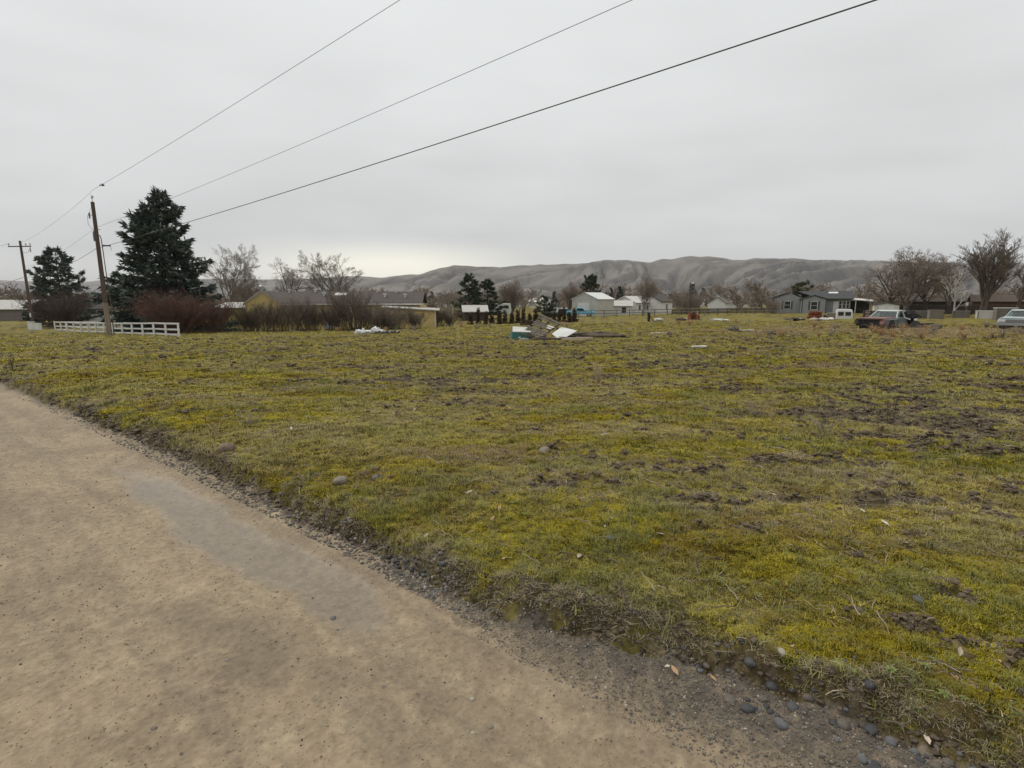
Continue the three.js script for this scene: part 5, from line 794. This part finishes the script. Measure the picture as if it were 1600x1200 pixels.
{
  const R = rngOf(700);
  for (let i = 0; i < 46; i++) { const s = -0.9 + 2.6 * R(), w = 2.25 + 1.1 * R() * R(), [x, , z] = onRay(w, s); stick(x, z, 0.10 + 0.26 * R() * R(), R() * 6, [M.wood, M.woodDark, M.strawGrey, M.wood][i % 4], 'dry twig lying in the grass of the bank', 'twigs in the bank grass', 7000 + i); }
  for (let i = 0; i < 22; i++) { const Z = 2.6 + 4.5 * R(), b = 0.25 + 0.7 * R(); stick(b * Z, -Z, 0.14 + 0.35 * R(), R() * 6, [M.wood, M.woodDark, M.strawGrey][i % 3], 'thin dry stick on the mossy field near the chip piles', 'sticks on the mossy field', 7100 + i); }
  const leafG = (() => { // curled leaf: two halves folded along the midrib, pointed, slightly torn
    const k = new Mesher(), rib = [[-1, 0.05, 0], [-0.4, 0.10, 0.06], [0.25, 0.16, 0.03], [1, 0.34, -0.05]], lw = [0, 0.46, 0.40, 0], rw = [0, 0.36, 0.47, 0];
    for (let i = 0; i < 3; i++) { const p = rib[i], q = rib[i + 1], L0 = [p[0], p[1] + 0.34 * lw[i], p[2] + lw[i]], L1 = [q[0], q[1] + 0.2 * lw[i + 1], q[2] + lw[i + 1]], R0 = [p[0], p[1] + 0.5 * rw[i], p[2] - rw[i]], R1 = [q[0], q[1] + 0.42 * rw[i + 1], q[2] - rw[i + 1]]; k.tri(p, L0, L1); k.tri(p, L1, q); k.tri(p, q, R1); k.tri(p, R1, R0); }
    return k.geo(); })();
  const lm = [M.leafPale, M.leafTan, M.litter]; const leaf = (x, z, s, m, label, group, name, cat) => { const o = solo(name, leafG, m, label, cat, [x, gy(x, z) + 0.010, z], R() * 6, group); o.scale.set(s * 1.15, s * (0.5 + 0.8 * R()), s * (0.7 + 0.5 * R())); o.rotation.x = (R() - 0.5) * 0.9; };
  for (let i = 0; i < 30; i++) { const s = -0.8 + 3.6 * R(), w = 1.95 + 1.2 * R(), [x, , z] = onRay(w, s); leaf(x, z, 0.012 + 0.018 * R(), lm[i % 2], 'curled dry leaf lying by the road edge', 'dry leaves by the road edge', 'dry_leaf', 'leaf'); }
  for (let i = 0; i < 30; i++) { const Z = 2.6 + 9 * R() * R(), b = -0.45 + 1.35 * R(); if (across(b * Z, -Z) < 2.6) continue; leaf(b * Z, -Z, 0.012 + 0.004 * Z * (0.4 + R()), lm[(i % 3)], 'pale dry leaf or paper scrap on the mossy field', 'pale scraps on the mossy field', 'dry_leaf', 'leaf'); }
}
function weed(b, Z, h, n, fan, m, label, seed, group, r = 0.004) { const R = rngOf(seed), k = new Mesher(); for (let i = 0; i < n; i++) { const phi = R() * 6.28, o = fan * Math.sqrt(R()), L = h * (0.55 + 0.5 * R()); const p0 = V((R() - 0.5) * 0.06, -0.02, (R() - 0.5) * 0.06), p1 = V(Math.cos(phi) * o * L * 0.45, L * 0.55, Math.sin(phi) * o * L * 0.45).add(p0), p2 = V(Math.cos(phi) * o * L, L * (0.95 - 0.2 * o), Math.sin(phi) * o * L).add(p0); k.tube([p0, p1, p2], [r, r * 0.8, r * 0.4], 3); for (let j = 0; j < 3; j++) { const q = p1.clone().lerp(p2, R()), e = q.clone().add(V(R() - 0.5, 0.3 * R(), R() - 0.5).multiplyScalar(L * 0.35)); k.tube([q, e], [r * 0.6, r * 0.3], 3); } } return solo('dead_weed', k.geo(), m, label, 'weed', at(b, Z), 0, group); }
weed(-0.508, 6.0, 0.24, 26, 0.9, M.strawGrey, 'grey dead tuft sticking up from the bank above the reddish rock', 801);
weed(-0.575, 5.6, 0.22, 9, 0.6, M.straw, 'few pale straw stems at the bank edge', 802);
weed(0.555, 4.35, 0.10, 70, 1.6, M.straw, 'tangled pale straw ball lying on the moss', 803, null, 0.003);
weed(0.735, 5.9, 0.55, 2, 0.1, M.woodDark, 'single tall dry stalk standing in the field', 804);
weed(0.165, 9.4, 0.42, 30, 0.5, M.straw, 'upright tan weed clump in the middle of the field', 805, null, 0.006);
weed(0.47, 6.4, 0.32, 26, 0.9, M.strawGrey, 'grey dead weed beside a churned soil patch', 806, null, 0.004);
weed(0.61, 5.4, 0.25, 22, 1.2, M.strawGrey, 'low grey dead weed among the dark wood chips', 807);
weed(-0.955, 12.5, 0.5, 5, 0.3, M.woodDark, 'thin dark dead stalk by the road where the bank begins', 808, null, 0.008);
{ const R = rngOf(810); // dead weed thickets round the cars and along the far side
  for (let i = 0; i < 90; i++) { const near = i < 55, b = near ? 0.42 + 0.62 * R() : -0.46 + 0.9 * R(), Z = near ? 24 + 16 * R() : 44 + 22 * R(); if (!near && b < -0.1 && Z > 50) continue; weed(b, Z, 0.35 + 0.4 * R(), 34, 0.75, [M.straw, M.leafTan, M.strawGrey][i % 3], near ? 'tan dead weed clump in the rough grass around the wrecked cars' : 'tan dead weed clump along the far side of the field', 820 + i, near ? 'dead weeds around the wrecked cars' : 'dead weeds along the far side', 0.010); } }

// ---------------------------------------------------------------- grass, moss and clods: uncountable cover of the field
{
  function tuft(seed, n, h, lean, w, base) { // blades springing from one crown and bending over
    const R = rngOf(seed), k = new Mesher();
    for (let i = 0; i < n; i++) {
      const a = R() * 6.28, r = base * Math.sqrt(R()), x = Math.cos(a) * r, z = Math.sin(a) * r, d = R() * 6.28, L = h * (0.45 + 0.65 * R()), o = lean * (0.3 + 0.7 * R()) * L, s = [Math.cos(d + 1.57) * w, 0, Math.sin(d + 1.57) * w];
      const m = [x + Math.cos(d) * o * 0.4, L * 0.62, z + Math.sin(d) * o * 0.4], e = [x + Math.cos(d) * o, L * (1 - 0.35 * Math.min(1, lean * 0.5)), z + Math.sin(d) * o];
      k.tri([x - s[0], -0.2 * h, z - s[2]], [x + s[0], -0.2 * h, z + s[2]], [m[0] + s[0] * 0.7, m[1], m[2] + s[2] * 0.7]); k.tri([x - s[0], -0.2 * h, z - s[2]], [m[0] + s[0] * 0.7, m[1], m[2] + s[2] * 0.7], [m[0] - s[0] * 0.7, m[1], m[2] - s[2] * 0.7]); k.tri([m[0] - s[0] * 0.7, m[1], m[2] - s[2] * 0.7], [m[0] + s[0] * 0.7, m[1], m[2] + s[2] * 0.7], e);
    }
    const g = k.geo(), nn = g.attributes.normal; for (let i = 0; i < nn.count; i++) { let x = nn.getX(i), y = nn.getY(i), z = nn.getZ(i); if (y < 0) { x = -x; y = -y; z = -z; } y += 0.9; const l = Math.hypot(x, y, z); nn.setXYZ(i, x / l, y / l, z / l); } // normals bent upwards so the blades shade brighter than their shape would
    return g;
  }
  const kinds = [ // unit tufts about one metre wide, scaled down when placed
    { g: [tuft(1, 30, 0.30, 1.7, 0.03, 0.52), tuft(2, 30, 0.26, 2.0, 0.034, 0.52)], name: 'moss' },
    { g: [tuft(3, 20, 0.62, 1.3, 0.022, 0.4), tuft(4, 22, 0.55, 1.6, 0.02, 0.45)], name: 'grass' },
    { g: [tuft(5, 18, 0.25, 3.0, 0.018, 0.5), tuft(6, 18, 0.22, 3.4, 0.018, 0.5)], name: 'dead_grass' },
  ];
  const R = rngOf(900), list = kinds.map((k) => k.g.map(() => ({ m: [], c: [] }))), m = new THREE.Matrix4(), q = new THREE.Quaternion(), up = V(0, 1, 0), eul = new THREE.Euler();
  const N = 300000;
  for (let i = 0; i < N; i++) {
    const r = 1.7 * Math.exp(Math.pow(R(), 0.93) * Math.log(62 / 1.7)), a = (-52 + 104 * R()) * Math.PI / 180, x = Math.sin(a) * r, z = -Math.cos(a) * r, w = across(x, z); 
    if (w < shoulderOuter(along(x, z)) + 0.03 + 0.07 * R() + 0.05 * N2(x * 2, z * 2)) continue;
    const low = w < shoulderOuter(along(x, z)) + 0.2;
    const k = cover(x, z); if (R() < Math.min(k.soil, 1 - 0.35 * k.edge) * 0.88) continue;
    const inEdge = k.edge > 0.2; if (inEdge && R() < 0.25 - 0.3 * sm(0, 0.4, N2(x * 1.9, z * 1.9))) continue;
    let kind = R() < k.dead * 0.55 + 0.5 * k.tan ? 2 : R() < (inEdge ? 0.1 : 0.55 * k.moss + 0.41) ? 0 : 1; if (k.soil > 0.35 && R() < 0.6) kind = 2; if (inEdge && R() < (low ? 0.8 : 0.45)) kind = 2; if (kind === 0 && R() < 0.10) kind = 2;
    const sz = (0.028 + 0.0105 * Math.pow(r, 0.92)) * (0.65 + 0.7 * R()) * (kind === 1 ? 1.05 : 1) * (inEdge && r < 6 ? 1.15 : 1), vh = (kind === 1 ? 1.15 : kind === 0 ? 0.85 : 0.7) * Math.pow(Math.max(1, r / 5), -0.35) * (inEdge && kind === 1 ? 0.85 : 1) * (kind === 2 ? 1 + 2.6 * k.tan : 1);
    let c; const j = R();
    if (kind === 0) c = mix3(turfColor(k), [0.33, 0.275, 0.045], 0.7 * j * j * (1 - 0.6 * k.brown)), c = mix3(c, C.brownMoss, 0.5 * R() * R()); else if (kind === 1) c = mix3(mix3(C.deep, C.dull, 0.5 * k.dry), [0.25, 0.235, 0.08], j); else c = mix3(C.grey, k.tan > 0.5 ? C.tan : C.dead, j);
    if (kind < 2) c = mix3(c, C.dead, 0.45 * k.dead * R() + 0.25 * k.dry * R()); c = mix3(c, C.tan, 0.6 * k.tan * R()); const v = 0.72 + 0.62 * R();
    m.compose(V(x, groundY(x, z, k) - 0.004, z), q.setFromEuler(eul.set((R() - 0.5) * 0.3, R() * 6.28, (R() - 0.5) * 0.3)), V(sz, sz * vh, sz));
    const L = list[kind][R() < 0.5 ? 0 : 1]; L.m.push(m.clone()); L.c.push(c[0] * v, c[1] * v, c[2] * v);
  }
  const gm = new THREE.MeshPhysicalMaterial({ color: 0xffffff, roughness: 0.9, side: THREE.DoubleSide, specularIntensity: 0.12 });
  const names = { moss: ['olive moss cushions covering the field', 'moss'], grass: ['short green grass blades in the field and on the bank', 'grass'], dead_grass: ['flattened pale dead grass over the field', 'grass'] };
  kinds.forEach((kd, a) => kd.g.forEach((g, b) => { const L = list[a][b], im = new THREE.InstancedMesh(g, gm, L.m.length), c = new THREE.Color(); L.m.forEach((mm, i) => { im.setMatrixAt(i, mm); im.setColorAt(i, c.setRGB(L.c[3 * i], L.c[3 * i + 1], L.c[3 * i + 2])); }); im.name = numbered(kd.name); im.userData = { kind: 'stuff', label: names[kd.name][0], category: names[kd.name][1] }; im.receiveShadow = im.castShadow = true; scene.add(im); }));
  // loose straw and stem litter, and flat leaf rosettes along the bank
  { const ms = [], cs = []; for (let i = 0; i < 40000 && ms.length < 17000; i++) { const r = 1.8 * Math.exp(R() * Math.log(12 / 1.8)), t = (-50 + 102 * R()) * Math.PI / 180, x = Math.sin(t) * r, z = -Math.cos(t) * r; if (across(x, z) < shoulderOuter(along(x, z)) + 0.03) continue; const k = cover(x, z), clump = fbm(x * 1.6 + 60, z * 1.6, 2); if (R() > 0.35 + 1.3 * clump) continue; const s = (0.025 + 0.07 * R() * R()) * (0.7 + 0.10 * r); m.compose(V(x, groundY(x, z, k) + 0.010 + 0.010 * R(), z), q.setFromEuler(eul.set((R() - 0.5) * 0.5, R() * 6.28, (R() - 0.5) * 0.7)), V(s, s, s)); ms.push(m.clone()); const v = R(); const c = mix3([0.17, 0.13, 0.085], [0.48, 0.40, 0.27], v * v); cs.push(...c); }
    const sg = (() => { const kk = new Mesher(); kk.tube([V(-0.5, 0, 0), V(0.05, 0.05, 0.05), V(0.5, 0, -0.02)], [0.034, 0.03, 0.02], 3); return kk.geo(); })(), im = new THREE.InstancedMesh(sg, gm, ms.length), c = new THREE.Color(); ms.forEach((mm, i) => { im.setMatrixAt(i, mm); im.setColorAt(i, c.setRGB(cs[3 * i], cs[3 * i + 1], cs[3 * i + 2])); }); im.name = 'straw_litter'; im.userData = { kind: 'stuff', label: 'broken straw and stem litter strewn over the moss', category: 'litter' }; im.receiveShadow = im.castShadow = true; scene.add(im); }
  { const kk = new Mesher(); for (let i = 0; i < 9; i++) { const a = i * 2.4, L = 0.5 + 0.25 * ((i * 7) % 3) / 2, c = Math.cos(a), s = Math.sin(a), wd = 0.075; const b0 = [0, 0.02, 0], m1 = [c * L * 0.55 - s * wd, 0.14, s * L * 0.55 + c * wd], m2 = [c * L * 0.55 + s * wd, 0.14, s * L * 0.55 - c * wd], e = [c * L, 0.08, s * L]; kk.tri(b0, m2, m1); kk.tri(m1, m2, e); }
    const ms = [], cs = []; for (let i = 0; i < 4000 && ms.length < 420; i++) { const s0 = -0.9 + 8 * R() * R(), w0 = 2.1 + 0.7 * R(), [x, , z] = onRay(w0, s0); if (across(x, z) < shoulderOuter(along(x, z)) + 0.06 || N2(x * 2.2 + 8, z * 2.2) < 0.1) continue; const k = cover(x, z), s = 0.022 + 0.03 * R() * R(); m.compose(V(x, groundY(x, z, k) + 0.004, z), q.setFromEuler(eul.set((R() - 0.5) * 0.4, R() * 6.28, (R() - 0.5) * 0.4)), V(s, s, s)); ms.push(m.clone()); const v = R(); cs.push(0.11 + 0.12 * v, 0.145 + 0.12 * v, 0.05 + 0.05 * v); }
    const im = new THREE.InstancedMesh(kk.geo(), gm, ms.length), c = new THREE.Color(); ms.forEach((mm, i) => { im.setMatrixAt(i, mm); im.setColorAt(i, c.setRGB(cs[3 * i], cs[3 * i + 1], cs[3 * i + 2])); }); im.name = 'leaf_rosettes'; im.userData = { kind: 'stuff', label: 'small green leaf rosettes growing along the bank', category: 'weeds' }; im.receiveShadow = im.castShadow = true; scene.add(im); }
  // churned clods of earth
  const cg = [lump(51, 1, 0.7, 0.9, 0.35, 1, 1.8), lump(52, 1, 0.6, 1, 0.4, 1, 2.2)], soilM = new THREE.MeshStandardMaterial({ color: 0xffffff, roughness: 1 });
  cg.forEach((g, a) => { const ms = [], cs = []; for (let i = 0; i < 90000 && ms.length < 11000; i++) { const r = 2.4 * Math.exp(R() * Math.log(38 / 2.4)), t = (-50 + 100 * R()) * Math.PI / 180, x = Math.sin(t) * r, z = -Math.cos(t) * r; if (across(x, z) < shoulderOuter(along(x, z)) + 0.05) continue; const k = cover(x, z); if (k.soil < 0.35 + 0.5 * R() * (1 - 0.6 * k.edge)) continue; const s = (0.012 + 0.0052 * r * R()) * (0.6 + 0.9 * R() * R()) * (k.edge > 0.3 ? 0.7 : 1); m.compose(V(x, groundY(x, z, k) - s * 0.15, z), q.setFromAxisAngle(up, R() * 6.28), V(s * 1.3, s, s * 1.2)); ms.push(m.clone()); const v = 0.7 + 0.6 * R(); cs.push(0.095 * v, 0.070 * v, 0.046 * v); }
    for (let i = 0; i < 1200; i++) { const s0 = -0.9 + 11 * Math.pow(R(), 1.7), w0 = shoulderOuter(s0) - 0.03 + 0.15 * R(), [x, , z] = onRay(w0, s0), k = cover(x, z), s = (0.008 + 0.03 * R() * R() * R()) * (1 + 0.12 * Math.max(0, s0)); m.compose(V(x, groundY(x, z, k) - s * 0.1, z), q.setFromAxisAngle(up, R() * 6.28), V(s * 1.3, s, s * 1.1)); ms.push(m.clone()); const v = 0.6 + 0.8 * R(); cs.push(0.095 * v, 0.072 * v, 0.05 * v); }
    const im = new THREE.InstancedMesh(g, soilM, ms.length), c = new THREE.Color(); ms.forEach((mm, i) => { im.setMatrixAt(i, mm); im.setColorAt(i, c.setRGB(cs[3 * i], cs[3 * i + 1], cs[3 * i + 2])); }); im.name = numbered('earth_clods'); im.userData = { kind: 'stuff', label: 'churned clods of brown earth across the field', category: 'soil' }; im.receiveShadow = im.castShadow = true; scene.add(im); });
}
renderer.render(scene, camera);
